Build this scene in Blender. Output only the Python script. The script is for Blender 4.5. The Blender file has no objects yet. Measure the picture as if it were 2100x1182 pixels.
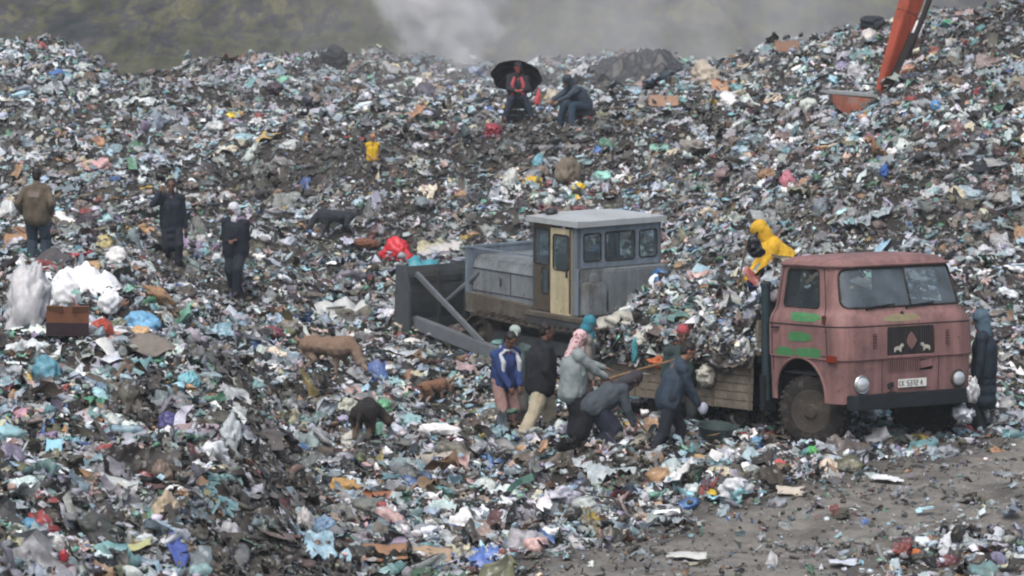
import bpy, bmesh, math, random
import numpy as np
from mathutils import Vector, Matrix, Euler

# ------------------------------------------------------------------ camera, sky, sun, exposure
CAMZ = 6.75
PITCH = 5.2
FPX = 7500.0          # focal length in pixels of the 2100 px wide photograph
scene = bpy.context.scene
cam_data = bpy.data.cameras.new("camera")
cam_data.sensor_width = 36.0
cam_data.lens = FPX / 2100.0 * 36.0
cam_data.clip_start = 0.5
cam_data.clip_end = 4000.0
cam_data.dof.use_dof = True
cam_data.dof.focus_distance = 51.0
cam_data.dof.aperture_fstop = 4.0
cam = bpy.data.objects.new("camera", cam_data)
scene.collection.objects.link(cam)
cam.location = (0, 0, CAMZ)
cam.rotation_euler = (math.radians(90 - PITCH), 0, 0)
scene.camera = cam

SUN_EL, SUN_AZ = 58.0, 200.0
world = bpy.data.worlds.new("World")
scene.world = world
world.use_nodes = True
wn, wl = world.node_tree.nodes, world.node_tree.links
wn.clear()
wo = wn.new("ShaderNodeOutputWorld")
bg = wn.new("ShaderNodeBackground")
sky = wn.new("ShaderNodeTexSky")
sky.sky_type = 'NISHITA'
sky.sun_disc = False
sky.sun_elevation = math.radians(SUN_EL)
sky.sun_rotation = math.radians(SUN_AZ)
sky.air_density = 1.0
sky.dust_density = 6.0
sky.ozone_density = 1.0
hsv = wn.new("ShaderNodeHueSaturation")      # overcast: most of the blue goes out of the sky
hsv.inputs["Saturation"].default_value = 0.82
wl.new(sky.outputs[0], hsv.inputs["Color"])
wl.new(hsv.outputs[0], bg.inputs[0])
bg.inputs[1].default_value = 0.14
wl.new(bg.outputs[0], wo.inputs[0])

sun_data = bpy.data.lights.new("sun", 'SUN')
sun_data.energy = 0.9
sun_data.angle = math.radians(28)
sun_data.color = (1.0, 0.995, 0.985)
sun = bpy.data.objects.new("sun", sun_data)
scene.collection.objects.link(sun)
sd = Vector((math.sin(math.radians(SUN_AZ)) * math.cos(math.radians(SUN_EL)),
             math.cos(math.radians(SUN_AZ)) * math.cos(math.radians(SUN_EL)),
             math.sin(math.radians(SUN_EL))))
sun.rotation_euler = (-sd).to_track_quat('-Z', 'Y').to_euler()

scene.view_settings.view_transform = 'Standard'
scene.view_settings.look = 'None'
scene.view_settings.gamma = 1.0
scene.view_settings.exposure = 0.47
scene.cycles.pixel_filter_type = 'BLACKMAN_HARRIS'
scene.cycles.filter_width = 2.1
scene.cycles.volume_step_rate = 1.0
scene.cycles.volume_max_steps = 128
scene.cycles.max_bounces = 6
scene.cycles.diffuse_bounces = 3
scene.cycles.volume_bounces = 4
scene.cycles.transparent_max_bounces = 12

# ------------------------------------------------------------------ helpers
rng = np.random.default_rng(11)
random.seed(5)
COL = scene.collection
R = math.radians

def srgb(h):
    if isinstance(h, str):
        h = [int(h[i:i + 2], 16) / 255 for i in (0, 2, 4)]
    return tuple(((c / 12.92) if c <= 0.04045 else ((c + 0.055) / 1.055) ** 2.4) for c in h)

def _hash(ix, iy, iz, seed):
    h = (ix * 374761393 + iy * 668265263 + iz * 2147483647 + seed * 974634777) & 0xFFFFFFFF
    h = ((h ^ (h >> 13)) * 1274126177) & 0xFFFFFFFF
    h = (h ^ (h >> 16)) & 0xFFFFFFFF
    return h / 4294967295.0

def vnoise(P, seed=0):
    P = np.asarray(P, dtype=np.float64)
    I = np.floor(P).astype(np.int64)
    F = P - I
    F = F * F * (3 - 2 * F)
    out = 0
    for dx in (0, 1):
        wx = F[:, 0] if dx else 1 - F[:, 0]
        for dy in (0, 1):
            wy = F[:, 1] if dy else 1 - F[:, 1]
            for dz in (0, 1):
                wz = F[:, 2] if dz else 1 - F[:, 2]
                out = out + wx * wy * wz * _hash(I[:, 0] + dx, I[:, 1] + dy, I[:, 2] + dz, seed)
    return out * 2 - 1

def fbm(P, octv=3, seed=0, gain=0.5):
    a, s, t = 1.0, 0, 0
    P = np.asarray(P, dtype=np.float64)
    for o in range(octv):
        s = s + a * vnoise(P * 2 ** o + 17.3 * o, seed + o)
        t += a
        a *= gain
    return s / t

def tag(o, label=None, cat=None, group=None, kind=None):
    if label: o["label"] = label
    if cat: o["category"] = cat
    if group: o["group"] = group
    if kind: o["kind"] = kind
    return o

def empty(name, loc=(0, 0, 0), rz=0.0, rx=0.0, ry=0.0):
    o = bpy.data.objects.new(name, None)
    COL.objects.link(o)
    o.location = loc
    o.rotation_euler = (rx, ry, rz)
    o.empty_display_size = 0.2
    return o

def link_mesh(name, me, mat=None, parent=None, smooth=False):
    if mat is not None and len(me.materials) == 0:
        me.materials.append(mat)
    if smooth:
        me.polygons.foreach_set("use_smooth", np.ones(len(me.polygons), dtype=bool))
    o = bpy.data.objects.new(name, me)
    COL.objects.link(o)
    if parent is not None:
        o.parent = parent
    return o

def np_mesh(name, V, F):
    """V (n,3), F (m,3) or (m,4)"""
    me = bpy.data.meshes.new(name)
    V = np.asarray(V, dtype=np.float32); F = np.asarray(F, dtype=np.int32)
    k = F.shape[1]
    me.vertices.add(len(V)); me.vertices.foreach_set("co", V.ravel())
    me.loops.add(F.size); me.loops.foreach_set("vertex_index", F.ravel())
    me.polygons.add(len(F))
    me.polygons.foreach_set("loop_start", np.arange(0, F.size, k, dtype=np.int32))
    me.polygons.foreach_set("loop_total", np.full(len(F), k, dtype=np.int32))
    me.update(calc_edges=True)
    return me

class MB:
    """collects simple solids and builds them as one mesh"""
    def __init__(s): s.v, s.f = [], []
    def add(s, V, F):
        n = len(s.v)
        s.v += [tuple(p) for p in V]
        s.f += [tuple(i + n for i in f) for f in F]
        return s
    def box(s, c, d, rot=None, taper=1.0, ty=None):
        ty = taper if ty is None else ty
        hx, hy, hz = d[0] / 2, d[1] / 2, d[2] / 2
        P = [Vector((sx * hx * (taper if sz > 0 else 1), sy * hy * (ty if sz > 0 else 1), sz * hz))
             for sz in (-1, 1) for sy in (-1, 1) for sx in (-1, 1)]
        if rot is not None:
            m = rot if isinstance(rot, Matrix) else Euler(rot).to_matrix()
            P = [m @ p for p in P]
        P = [p + Vector(c) for p in P]
        return s.add(P, [(0, 2, 3, 1), (4, 5, 7, 6), (0, 1, 5, 4), (2, 6, 7, 3), (0, 4, 6, 2), (1, 3, 7, 5)])
    def bar(s, a, b, w, h, up=(0, 0, 1), w2=None, h2=None):
        a, b = Vector(a), Vector(b)
        t = (b - a).normalized(); u = Vector(up)
        r = t.cross(u).normalized(); u = r.cross(t)
        w2 = w if w2 is None else w2; h2 = h if h2 is None else h2
        P = []
        for p, ww, hh in ((a, w, h), (b, w2, h2)):
            for sy in (-1, 1):
                for sx in (-1, 1):
                    P.append(p + r * sx * ww / 2 + u * sy * hh / 2)
        return s.add(P, [(0, 1, 3, 2), (4, 6, 7, 5), (0, 4, 5, 1), (2, 3, 7, 6), (0, 2, 6, 4), (1, 5, 7, 3)])
    def tube(s, pts, r, n=8, cap=True, closed=False):
        pts = [Vector(p) for p in pts]
        rs = r if isinstance(r, (list, tuple)) else [r] * len(pts)
        base = len(s.v); N = len(pts)
        u = None
        for i, p in enumerate(pts):
            if closed: t = pts[(i + 1) % N] - pts[i - 1]
            else: t = pts[min(i + 1, N - 1)] - pts[max(i - 1, 0)]
            t = t.normalized() if t.length > 1e-9 else Vector((0, 0, 1))
            if u is None:
                u = Vector((0, 0, 1)) if abs(t.z) < 0.9 else Vector((1, 0, 0))
            u = (u - t * u.dot(t)).normalized()
            w = t.cross(u)
            for k in range(n):
                a = 2 * math.pi * k / n
                s.v.append(tuple(p + (u * math.cos(a) + w * math.sin(a)) * rs[i]))
        for i in range(N if closed else N - 1):
            j = (i + 1) % N
            for k in range(n):
                l = (k + 1) % n
                s.f.append((base + i * n + k, base + i * n + l, base + j * n + l, base + j * n + k))
        if cap and not closed:
            s.f.append(tuple(base + k for k in range(n))[::-1])
            s.f.append(tuple(base + (N - 1) * n + k for k in range(n)))
        return s
    def lathe(s, prof, c=(0, 0, 0), axis='z', n=20, rot=None):
        """prof = [(r, h), ...]"""
        base = len(s.v); m = len(prof)
        M = rot if rot is not None else Matrix.Identity(3)
        for r_, h in prof:
            for k in range(n):
                a = 2 * math.pi * k / n
                p = {'z': Vector((r_ * math.cos(a), r_ * math.sin(a), h)),
                     'y': Vector((r_ * math.cos(a), h, -r_ * math.sin(a))),
                     'x': Vector((h, r_ * math.cos(a), r_ * math.sin(a)))}[axis]
                s.v.append(tuple(M @ p + Vector(c)))
        for i in range(m - 1):
            for k in range(n):
                l = (k + 1) % n
                s.f.append((base + i * n + k, base + i * n + l, base + (i + 1) * n + l, base + (i + 1) * n + k))
        s.f.append(tuple(base + k for k in range(n))[::-1])
        s.f.append(tuple(base + (m - 1) * n + k for k in range(n)))
        return s
    def prism(s, poly, y0, y1, plane='xz'):
        n = len(poly); base = len(s.v)
        for y in (y0, y1):
            for a, b in poly:
                s.v.append({'xz': (a, y, b), 'xy': (a, b, y), 'yz': (y, a, b)}[plane])
        s.f.append(tuple(base + k for k in range(n)))
        s.f.append(tuple(base + n + k for k in range(n))[::-1])
        for k in range(n):
            l = (k + 1) % n
            s.f.append((base + k, base + n + k, base + n + l, base + l))
        return s
    def build(s, name, mat, parent=None, smooth=False, bevel=0.0, sharp=35):
        me = bpy.data.meshes.new(name)
        me.from_pydata([tuple(v) for v in s.v], [], s.f)
        bm = bmesh.new(); bm.from_mesh(me)
        bmesh.ops.recalc_face_normals(bm, faces=bm.faces)
        if bevel > 0:
            es = [e for e in bm.edges if len(e.link_faces) == 2 and e.calc_face_angle(0) > R(30)]
            bmesh.ops.bevel(bm, geom=es, offset=bevel, segments=2, affect='EDGES', clamp_overlap=True)
        if smooth:
            for f in bm.faces: f.smooth = True
            for e in bm.edges:
                if len(e.link_faces) == 2 and e.calc_face_angle(0) > R(sharp): e.smooth = False
        bm.to_mesh(me); bm.free()
        return link_mesh(name, me, mat, parent)

MATS = {}
def mat(name, col, rough=0.7, var=0.25, scale=6.0, dirt=None, dirt_amt=0.0, dirt_scale=3.0, metal=0.0,
        bump=0.0, bump_scale=30.0, attr=None, spec=0.4, detail=5, streak=0.0):
    if name in MATS: return MATS[name]
    m = bpy.data.materials.new(name); m.use_nodes = True
    nt = m.node_tree; N, L = nt.nodes, nt.links
    b = N["Principled BSDF"]
    b.inputs["Roughness"].default_value = rough
    b.inputs["Metallic"].default_value = metal
    b.inputs["Specular IOR Level"].default_value = spec
    tc = N.new("ShaderNodeTexCoord")
    c = srgb(col) if isinstance(col, str) else col
    if attr:
        a = N.new("ShaderNodeAttribute"); a.attribute_name = attr; src = a.outputs["Color"]
    else:
        rgb = N.new("ShaderNodeRGB"); rgb.outputs[0].default_value = (*c, 1); src = rgb.outputs[0]
    if var > 0:
        n = N.new("ShaderNodeTexNoise"); n.inputs["Scale"].default_value = scale; n.inputs["Detail"].default_value = detail
        n.inputs["Roughness"].default_value = 0.65
        L.new(tc.outputs["Object"], n.inputs["Vector"])
        mr = N.new("ShaderNodeMapRange"); mr.inputs[1].default_value = 0.3; mr.inputs[2].default_value = 0.7
        mr.inputs[3].default_value = 1 - var; mr.inputs[4].default_value = 1 + var
        L.new(n.outputs["Fac"], mr.inputs[0])
        mx = N.new("ShaderNodeVectorMath"); mx.operation = 'SCALE'
        L.new(src, mx.inputs[0]); L.new(mr.outputs[0], mx.inputs["Scale"])
        src = mx.outputs[0]
    if dirt_amt > 0:
        n2 = N.new("ShaderNodeTexNoise"); n2.inputs["Scale"].default_value = dirt_scale; n2.inputs["Detail"].default_value = 8
        n2.inputs["Roughness"].default_value = 0.7
        L.new(tc.outputs["Object"], n2.inputs["Vector"])
        mr2 = N.new("ShaderNodeMapRange"); mr2.inputs[1].default_value = 0.68 - 0.35 * dirt_amt; mr2.inputs[2].default_value = 0.78 - 0.25 * dirt_amt
        mr2.inputs[3].default_value = 0; mr2.inputs[4].default_value = min(1, 0.35 + dirt_amt * 0.6)
        L.new(n2.outputs["Fac"], mr2.inputs[0])
        mix = N.new("ShaderNodeMix"); mix.data_type = 'RGBA'
        L.new(mr2.outputs[0], mix.inputs["Factor"]); L.new(src, mix.inputs["A"])
        mix.inputs["B"].default_value = (*(srgb(dirt) if isinstance(dirt, str) else dirt), 1)
        src = mix.outputs["Result"]
    if streak > 0:       # rain-washed grime running down, worn pale patches
        mp_ = N.new("ShaderNodeMapping"); mp_.inputs["Scale"].default_value = (7, 7, 0.8); L.new(tc.outputs["Object"], mp_.inputs["Vector"])
        n4 = N.new("ShaderNodeTexNoise"); n4.inputs["Scale"].default_value = 1.0; n4.inputs["Detail"].default_value = 6; n4.inputs["Roughness"].default_value = 0.7; L.new(mp_.outputs[0], n4.inputs["Vector"])
        mr4 = N.new("ShaderNodeMapRange"); mr4.inputs[1].default_value = 0.38; mr4.inputs[2].default_value = 0.68; mr4.inputs[3].default_value = 1 + 0.35 * streak; mr4.inputs[4].default_value = 1 - 0.6 * streak; L.new(n4.outputs["Fac"], mr4.inputs[0])
        v4 = N.new("ShaderNodeVectorMath"); v4.operation = 'SCALE'; L.new(src, v4.inputs[0]); L.new(mr4.outputs[0], v4.inputs["Scale"]); src = v4.outputs[0]
        n5 = N.new("ShaderNodeTexNoise"); n5.inputs["Scale"].default_value = 11; n5.inputs["Detail"].default_value = 9; n5.inputs["Roughness"].default_value = 0.75; L.new(tc.outputs["Object"], n5.inputs["Vector"])
        mr5 = N.new("ShaderNodeMapRange"); mr5.inputs[1].default_value = 0.60; mr5.inputs[2].default_value = 0.66; mr5.inputs[4].default_value = 0.8; L.new(n5.outputs["Fac"], mr5.inputs[0])
        x5 = N.new("ShaderNodeMix"); x5.data_type = 'RGBA'; L.new(mr5.outputs[0], x5.inputs["Factor"]); L.new(src, x5.inputs["A"]); x5.inputs["B"].default_value = (*srgb("3b2a24"), 1); src = x5.outputs["Result"]
    L.new(src, b.inputs["Base Color"])
    if bump > 0:
        n3 = N.new("ShaderNodeTexNoise"); n3.inputs["Scale"].default_value = bump_scale; n3.inputs["Detail"].default_value = 5
        L.new(tc.outputs["Object"], n3.inputs["Vector"])
        bp = N.new("ShaderNodeBump"); bp.inputs["Strength"].default_value = bump; bp.inputs["Distance"].default_value = 0.02
        L.new(n3.outputs["Fac"], bp.inputs["Height"]); L.new(bp.outputs[0], b.inputs["Normal"])
    MATS[name] = m
    return m

def glass_mat(name, tint=(0.75, 0.85, 0.88), alpha=0.6, rough=0.12, milk=(0.30, 0.34, 0.37)):
    """dusty window glass: clear film mixed with a dusty, glossy coat"""
    if name in MATS: return MATS[name]
    m = bpy.data.materials.new(name); m.use_nodes = True
    N, L = m.node_tree.nodes, m.node_tree.links
    b = N["Principled BSDF"]; b.inputs["Base Color"].default_value = (*milk, 1); b.inputs["Roughness"].default_value = rough
    b.inputs["Specular IOR Level"].default_value = 0.8
    t = N.new("ShaderNodeBsdfTransparent"); t.inputs[0].default_value = (*tint, 1)
    mx = N.new("ShaderNodeMixShader")
    n = N.new("ShaderNodeTexNoise"); n.inputs["Scale"].default_value = 3.5; n.inputs["Detail"].default_value = 6
    tc = N.new("ShaderNodeTexCoord"); L.new(tc.outputs["Object"], n.inputs["Vector"])
    mr = N.new("ShaderNodeMapRange"); mr.inputs[1].default_value = 0.3; mr.inputs[2].default_value = 0.7
    mr.inputs[3].default_value = max(0, alpha - 0.15); mr.inputs[4].default_value = min(1, alpha + 0.15)
    L.new(n.outputs["Fac"], mr.inputs[0]); L.new(mr.outputs[0], mx.inputs[0])
    L.new(t.outputs[0], mx.inputs[1]); L.new(b.outputs[0], mx.inputs[2])
    L.new(mx.outputs[0], N["Material Output"].inputs[0])
    MATS[name] = m
    return m

# ------------------------------------------------------------------ terrain
TP = math.radians(PITCH)
def zpix(py, y):      # height of a point y metres away that the photograph shows in row py
    return CAMZ - y * math.tan(TP + math.atan((py - 591) / FPX))
END = [(125, -2.6)]
PROF = [
 (-500, [('p', 1182, 33), ('p', 900, 40), ('p', 700, 48), ('p', 560, 56), (61, 1.2), ('p', 530, 68), ('p', 400, 78), ('p', 250, 88), ('p', 185, 94), ('p', 128, 101)]),
 (0,    [('p', 1182, 33.5), ('p', 900, 40.5), ('p', 700, 48), ('p', 570, 55), (60, 1.25), ('p', 530, 68), ('p', 400, 78), ('p', 250, 88), ('p', 185, 94), ('p', 122, 101), (107, 3.5)]),
 (130,  [('p', 1182, 34), ('p', 900, 41), ('p', 720, 48), ('p', 585, 54), (60, 1.25), ('p', 530, 68), ('p', 400, 78), ('p', 250, 88), ('p', 180, 94), ('p', 102, 101), (107, 3.6)]),
 (225,  [('p', 1182, 34.5), ('p', 900, 41.5), ('p', 720, 48), ('p', 600, 54), (60, 1.3), ('p', 540, 67), ('p', 400, 78), ('p', 250, 88), ('p', 185, 94), ('p', 146, 100), (106, 2.8)]),
 (275,  [('p', 1182, 35), ('p', 900, 42), ('p', 740, 47.5), ('p', 625, 53), (59, 1.3), ('p', 550, 66), ('p', 400, 78), ('p', 250, 88), ('p', 190, 95), ('p', 178, 98), (105, 2.2)]),
 (420,  [('p', 1182, 36.2), ('p', 900, 43), ('p', 760, 48), ('p', 690, 51), (56, 0.75), ('p', 600, 67), ('p', 500, 74), ('p', 400, 80), ('p', 250, 88), ('p', 132, 99), (106, 3.2)]),
 (500,  [('p', 1182, 37.0), ('p', 980, 42), ('p', 880, 45.5), ('p', 790, 48.5), (53, 0.25), ('p', 700, 61.5), ('p', 600, 69), ('p', 500, 76), ('p', 405, 81), ('p', 285, 83.2), ('p', 185, 94), ('p', 120, 99), (107, 3.2)]),
 (590,  [('p', 1182, 38.8), ('p', 1000, 44.8), ('p', 910, 49), (53, 0.05), ('p', 700, 62.5), ('p', 600, 70), ('p', 500, 76.5), ('p', 408, 81.5), ('p', 288, 83.2), ('p', 185, 94), ('p', 112, 100), (107, 3.2)]),
 (690,  [('p', 1182, 40.0), ('p', 1000, 46.3), (51, 0.0), (57, 0.0), ('p', 700, 63), ('p', 600, 70.5), ('p', 500, 76.5), ('p', 410, 81.2), ('p', 285, 82.8), ('p', 185, 94), ('p', 116, 100), (107, 3.2)]),
 (1000, [('p', 1182, 39.8), (45, 0), (52, 0), (60, 0), (66, 0.15), ('p', 570, 72), ('p', 500, 75.5), ('p', 400, 80), ('p', 285, 81.7), ('p', 228, 89), ('p', 148, 98), (106, 3.1)]),
 (1300, [('p', 1182, 39.5), (45, 0), (52, 0), (61, 0), (65, 0.3), ('p', 560, 70), ('p', 400, 78), ('p', 300, 80), ('p', 200, 88), ('p', 132, 96), (104, 3.2)]),
 (1600, [('p', 1182, 39.5), (45, 0), (52, 0), (57, 0.1), ('p', 600, 64), ('p', 520, 68), ('p', 410, 70), ('p', 300, 77), ('p', 200, 84), ('p', 108, 92), (101, 3.6)]),
 (1850, [('p', 1182, 39.5), (45, 0), (53, 0), (57, 0.25), ('p', 600, 63), ('p', 540, 65.5), ('p', 410, 67.5), ('p', 200, 78), ('p', 72, 88), (98, 4.2)]),
 (2100, [('p', 1182, 39.0), (42, 0.12), (46, 0.0), (50, 0), ('p', 850, 53.5), ('p', 750, 57.5), ('p', 600, 62), ('p', 400, 68), ('p', 200, 76), ('p', 2, 86), (97, 4.8)]),
 (2500, [('p', 1182, 39.0), (42, 0.15), (46, 0.0), (50, 0), ('p', 850, 53.5), ('p', 750, 57.5), ('p', 600, 62), ('p', 400, 68), ('p', 200, 76), ('p', -60, 88), (99, 5.0)]),
]
YS = np.arange(20, 131, 0.5)
_us = np.array([c[0] for c in PROF], dtype=float)
_tab = []
for u_, prof in PROF:
    ys, zs = [], []
    for e in prof + END:
        if e[0] == 'p': ys.append(e[2]); zs.append(zpix(e[1], e[2]))
        else: ys.append(e[0]); zs.append(e[1])
    z = np.interp(YS, ys, zs)
    k = np.exp(-0.5 * (np.arange(-4, 5) / 1.8) ** 2); k /= k.sum()
    z = np.convolve(np.pad(z, 4, mode='edge'), k, mode='valid')
    _tab.append(z)
_tab = np.array(_tab)
UG = np.arange(-500, 2501, 20.0)
TAB = np.array([np.interp(UG, _us, _tab[:, j]) for j in range(len(YS))]).T
k = np.exp(-0.5 * (np.arange(-4, 5) / 1.5) ** 2); k /= k.sum()
TAB = np.array([np.convolve(np.pad(TAB[:, j], 4, mode='edge'), k, mode='valid') for j in range(len(YS))]).T

def hbase(x, y):
    x = np.asarray(x, float); y = np.asarray(y, float)
    yy = np.clip(y, 20, 130 - 0.01)
    u = np.clip(1050 + FPX * x / np.maximum(yy, 20), -500, 2499.9)
    a = (u + 500) / 20; b = (yy - 20) / 0.5
    i = np.clip(a.astype(int), 0, len(UG) - 2); j = np.clip(b.astype(int), 0, len(YS) - 2)
    fa = a - i; fb = b - j
    return (TAB[i, j] * (1 - fa) * (1 - fb) + TAB[i + 1, j] * fa * (1 - fb) + TAB[i, j + 1] * (1 - fa) * fb + TAB[i + 1, j + 1] * fa * fb)

def gpt(px, py, y):
    """x of pixel px at distance y"""
    return (px - 1050) / FPX * (y / math.cos(TP)) * (1.0)

def _inpoly(x, y, poly):
    inside = np.zeros(np.shape(x), bool)
    n = len(poly)
    for i in range(n):
        x0, y0 = poly[i]; x1, y1 = poly[(i + 1) % n]
        c = ((y0 > y) != (y1 > y)) & (x < (x1 - x0) * (y - y0) / (y1 - y0 + 1e-12) + x0)
        inside ^= c
    return inside
def flat_xy(px, py):
    y = CAMZ / math.tan(TP + math.atan((py - 591) / FPX))
    return ((px - 1050) / FPX * y / math.cos(TP), y)
ROAD = [flat_xy(*p) for p in ((900, 1300), (1010, 1185), (1230, 1100), (1480, 1045), (1640, 1010), (1850, 965), (1990, 925), (2150, 880), (2500, 830), (2500, 1080), (2100, 1090), (1900, 1105), (1800, 1150), (1720, 1300))]
def road_mask(x, y):
    """soft 0..1 mask of the driven, muddy track"""
    s = 0
    for dx, dy in ((0, 0), (0.35, 0), (-0.35, 0), (0, .5), (0, -.5), (.7, .3), (-.7, -.3)):
        s = s + _inpoly(x + dx + 0.5 * fbm(np.stack([x * 1.1, y * .8, 0 * x], -1).reshape(-1, 3), 2, 5).reshape(np.shape(x)), y + dy, ROAD)
    return s / 7.0
FL_Y = [33, 35, 37, 40, 43, 46, 49, 51]; FL_U = [430, 470, 510, 560, 585, 550, 460, 420]
VEH = [(4.3, 50.6, 3.3), (0.9, 60.2, 3.4)]   # vehicles stand here: quieter ground
def height(x, y):
    x = np.atleast_1d(np.asarray(x, float)); y = np.atleast_1d(np.asarray(y, float))
    P = np.stack([x, y, np.zeros_like(x)], -1)
    rm = road_mask(x, y)
    far = np.clip((y - 60) / 30, 0, 1)
    q = 1 - 0.6 * rm
    for vx, vy, vr in VEH:
        q = q * np.clip(np.hypot(x - vx, y - vy) / vr - 0.25, 0.25, 1)
    n = (0.30 + 0.20 * far) * fbm(P / 3.0, 2, 21) + (0.22 + 0.08 * far) * (0.5 - 2.0 * np.abs(fbm(P / 1.5, 2, 22))) + 0.12 * (0.4 - 2 * np.abs(fbm(P / 0.55, 2, 23)))
    ruts = 0.05 * rm * vnoise(np.stack([(x * 0.5 + y * 0.16) * 0.35, (y - x * 0.35) * 2.6, 0 * x], -1), 31)
    fade = np.clip((130 - y) / 8, 0, 1)
    return hbase(x, y) + (n * q) * fade + ruts

def at(px, py):
    """point where the line of sight through (px, py) meets the ground"""
    a = math.tan(TP + math.atan((py - 591) / FPX))
    ys = np.arange(30, 120, 0.05)
    xs = (px - 1050) / FPX * ys / math.cos(TP) * (1.0 / (1 + (math.tan(TP) * -(py - 591) / FPX)))
    zr = CAMZ - ys * a
    h = height(xs, ys)
    k = np.argmax(h >= zr)
    if not (h >= zr).any(): k = len(ys) - 1
    return Vector((float(xs[k]), float(ys[k]), float(h[k])))
def on_ground(x, y): return float(height(x, y)[0])
# ------------------------------------------------------------------ ground sheet and hillside
def axis(parts):
    out = []
    for a, b, st in parts:
        out += list(np.arange(a, b, st))
    return np.array(out + [parts[-1][1]])
gx = axis([(-90, -22, 3.0), (-22, 22, 0.13), (22, 90, 3.0)])
gy = axis([(-30, 31, 3.0), (31, 108, 0.14), (108, 130, 0.7)])
X, Y = np.meshgrid(gx, gy)
Z = height(X.ravel(), Y.ravel())
Vv = np.stack([X.ravel(), Y.ravel(), Z], -1)
nx, ny = len(gx), len(gy)
idx = np.arange(nx * ny).reshape(ny, nx)
Fq = np.stack([idx[:-1, :-1].ravel(), idx[:-1, 1:].ravel(), idx[1:, 1:].ravel(), idx[1:, :-1].ravel()], -1)
gme = np_mesh("ground", Vv, Fq)
ca = gme.color_attributes.new("road", 'FLOAT_COLOR', 'POINT')
rmv = road_mask(X.ravel(), Y.ravel())
ca.data.foreach_set("color", np.stack([rmv, rmv, rmv, np.ones_like(rmv)], -1).astype(np.float32).ravel())

gm = bpy.data.materials.new("waste_soil"); gm.use_nodes = True
N, L = gm.node_tree.nodes, gm.node_tree.links
b = N["Principled BSDF"]; b.inputs["Roughness"].default_value = 0.75
tc = N.new("ShaderNodeTexCoord")
def noise(sc, det=6, rough=0.65, vec=None, dist=0.0):
    n = N.new("ShaderNodeTexNoise"); n.inputs["Scale"].default_value = sc; n.inputs["Detail"].default_value = det
    n.inputs["Roughness"].default_value = rough; n.inputs["Distortion"].default_value = dist
    L.new(vec if vec else tc.outputs["Object"], n.inputs["Vector"]); return n
def ramp(fac, stops):
    r = N.new("ShaderNodeValToRGB"); L.new(fac, r.inputs[0])
    el = r.color_ramp.elements
    while len(el) < len(stops): el.new(0.5)
    for e, (p, c) in zip(el, stops): e.position = p; e.color = (*srgb(c), 1)
    return r
n1 = noise(2.5, 10, 0.75, dist=0.4); r1 = ramp(n1.outputs["Fac"], [(0.3, "161514"), (0.45, "262422"), (0.55, "35322e"), (0.65, "4a4641"), (0.75, "2b2a29")])
n2 = noise(1.2, 9, 0.7); r2 = ramp(n2.outputs["Fac"], [(0.3, "4c4a46"), (0.45, "6d6a64"), (0.55, "85827b"), (0.68, "5a5853"), (0.8, "94928b")])
at_ = N.new("ShaderNodeAttribute"); at_.attribute_name = "road"
mx = N.new("ShaderNodeMix"); mx.data_type = 'RGBA'
L.new(at_.outputs["Fac"], mx.inputs["Factor"]); L.new(r1.outputs[0], mx.inputs["A"]); L.new(r2.outputs[0], mx.inputs["B"])
L.new(mx.outputs["Result"], b.inputs["Base Color"])
n3 = noise(9, 8, 0.7); bp = N.new("ShaderNodeBump"); bp.inputs["Strength"].default_value = 0.9; bp.inputs["Distance"].default_value = 0.08
L.new(n3.outputs["Fac"], bp.inputs["Height"]); L.new(bp.outputs[0], b.inputs["Normal"])
g_ob = link_mesh("ground", gme, gm, smooth=True); tag(g_ob, kind="structure")

# hillside beyond the dump
hx = np.linspace(-500, 500, 220)
hy = np.concatenate([np.linspace(130, 230, 30), np.linspace(232, 520, 260), np.linspace(530, 1300, 60)])
X, Y = np.meshgrid(hx, hy)
xx, yy = X.ravel(), Y.ravel()
zz = -2.6 + np.clip(yy - 215, 0, None) ** 1.0 * 0.17 * np.clip((yy - 215) / 40, 0, 1) + np.clip(yy - 700, 0, None) * -0.06
P = np.stack([xx, yy, 0 * xx], -1)
zz = zz + np.clip((yy - 135) / 60, 0, 1) * (2.2 * fbm(P / 45, 3, 41) + 0.5 * fbm(P / 9, 3, 42)) * np.clip((yy - 150) / 80, 0.05, 1)
idx = np.arange(len(hx) * len(hy)).reshape(len(hy), len(hx))
Fq = np.stack([idx[:-1, :-1].ravel(), idx[:-1, 1:].ravel(), idx[1:, 1:].ravel(), idx[1:, :-1].ravel()], -1)
hme = np_mesh("hillside", np.stack([xx, yy, zz], -1), Fq)
hm = bpy.data.materials.new("hill_scrub"); hm.use_nodes = True
N, L = hm.node_tree.nodes, hm.node_tree.links
b = N["Principled BSDF"]; b.inputs["Roughness"].default_value = 0.95; b.inputs["Specular IOR Level"].default_value = 0.1
tc = N.new("ShaderNodeTexCoord")
mp = N.new("ShaderNodeMapping"); mp.inputs["Scale"].default_value = (0.16, 0.045, 0.1)
L.new(tc.outputs["Object"], mp.inputs["Vector"])
n1 = noise(1.0, 7, 0.68, mp.outputs[0], 0.2)
r1 = ramp(n1.outputs["Fac"], [(0.36, "1c2420"), (0.43, "3a3739"), (0.48, "4c4e34"), (0.53, "33313a"), (0.58, "59583e"), (0.66, "2c2a30")])
n2 = noise(3.5, 6, 0.7, mp.outputs[0])
mr = N.new("ShaderNodeMapRange"); mr.inputs[1].default_value = 0.35; mr.inputs[2].default_value = 0.65; mr.inputs[3].default_value = 0.45; mr.inputs[4].default_value = 1.5
L.new(n2.outputs["Fac"], mr.inputs[0])
vm = N.new("ShaderNodeVectorMath"); vm.operation = 'SCALE'; L.new(r1.outputs[0], vm.inputs[0]); L.new(mr.outputs[0], vm.inputs["Scale"])
L.new(vm.outputs[0], b.inputs["Base Color"])
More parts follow.
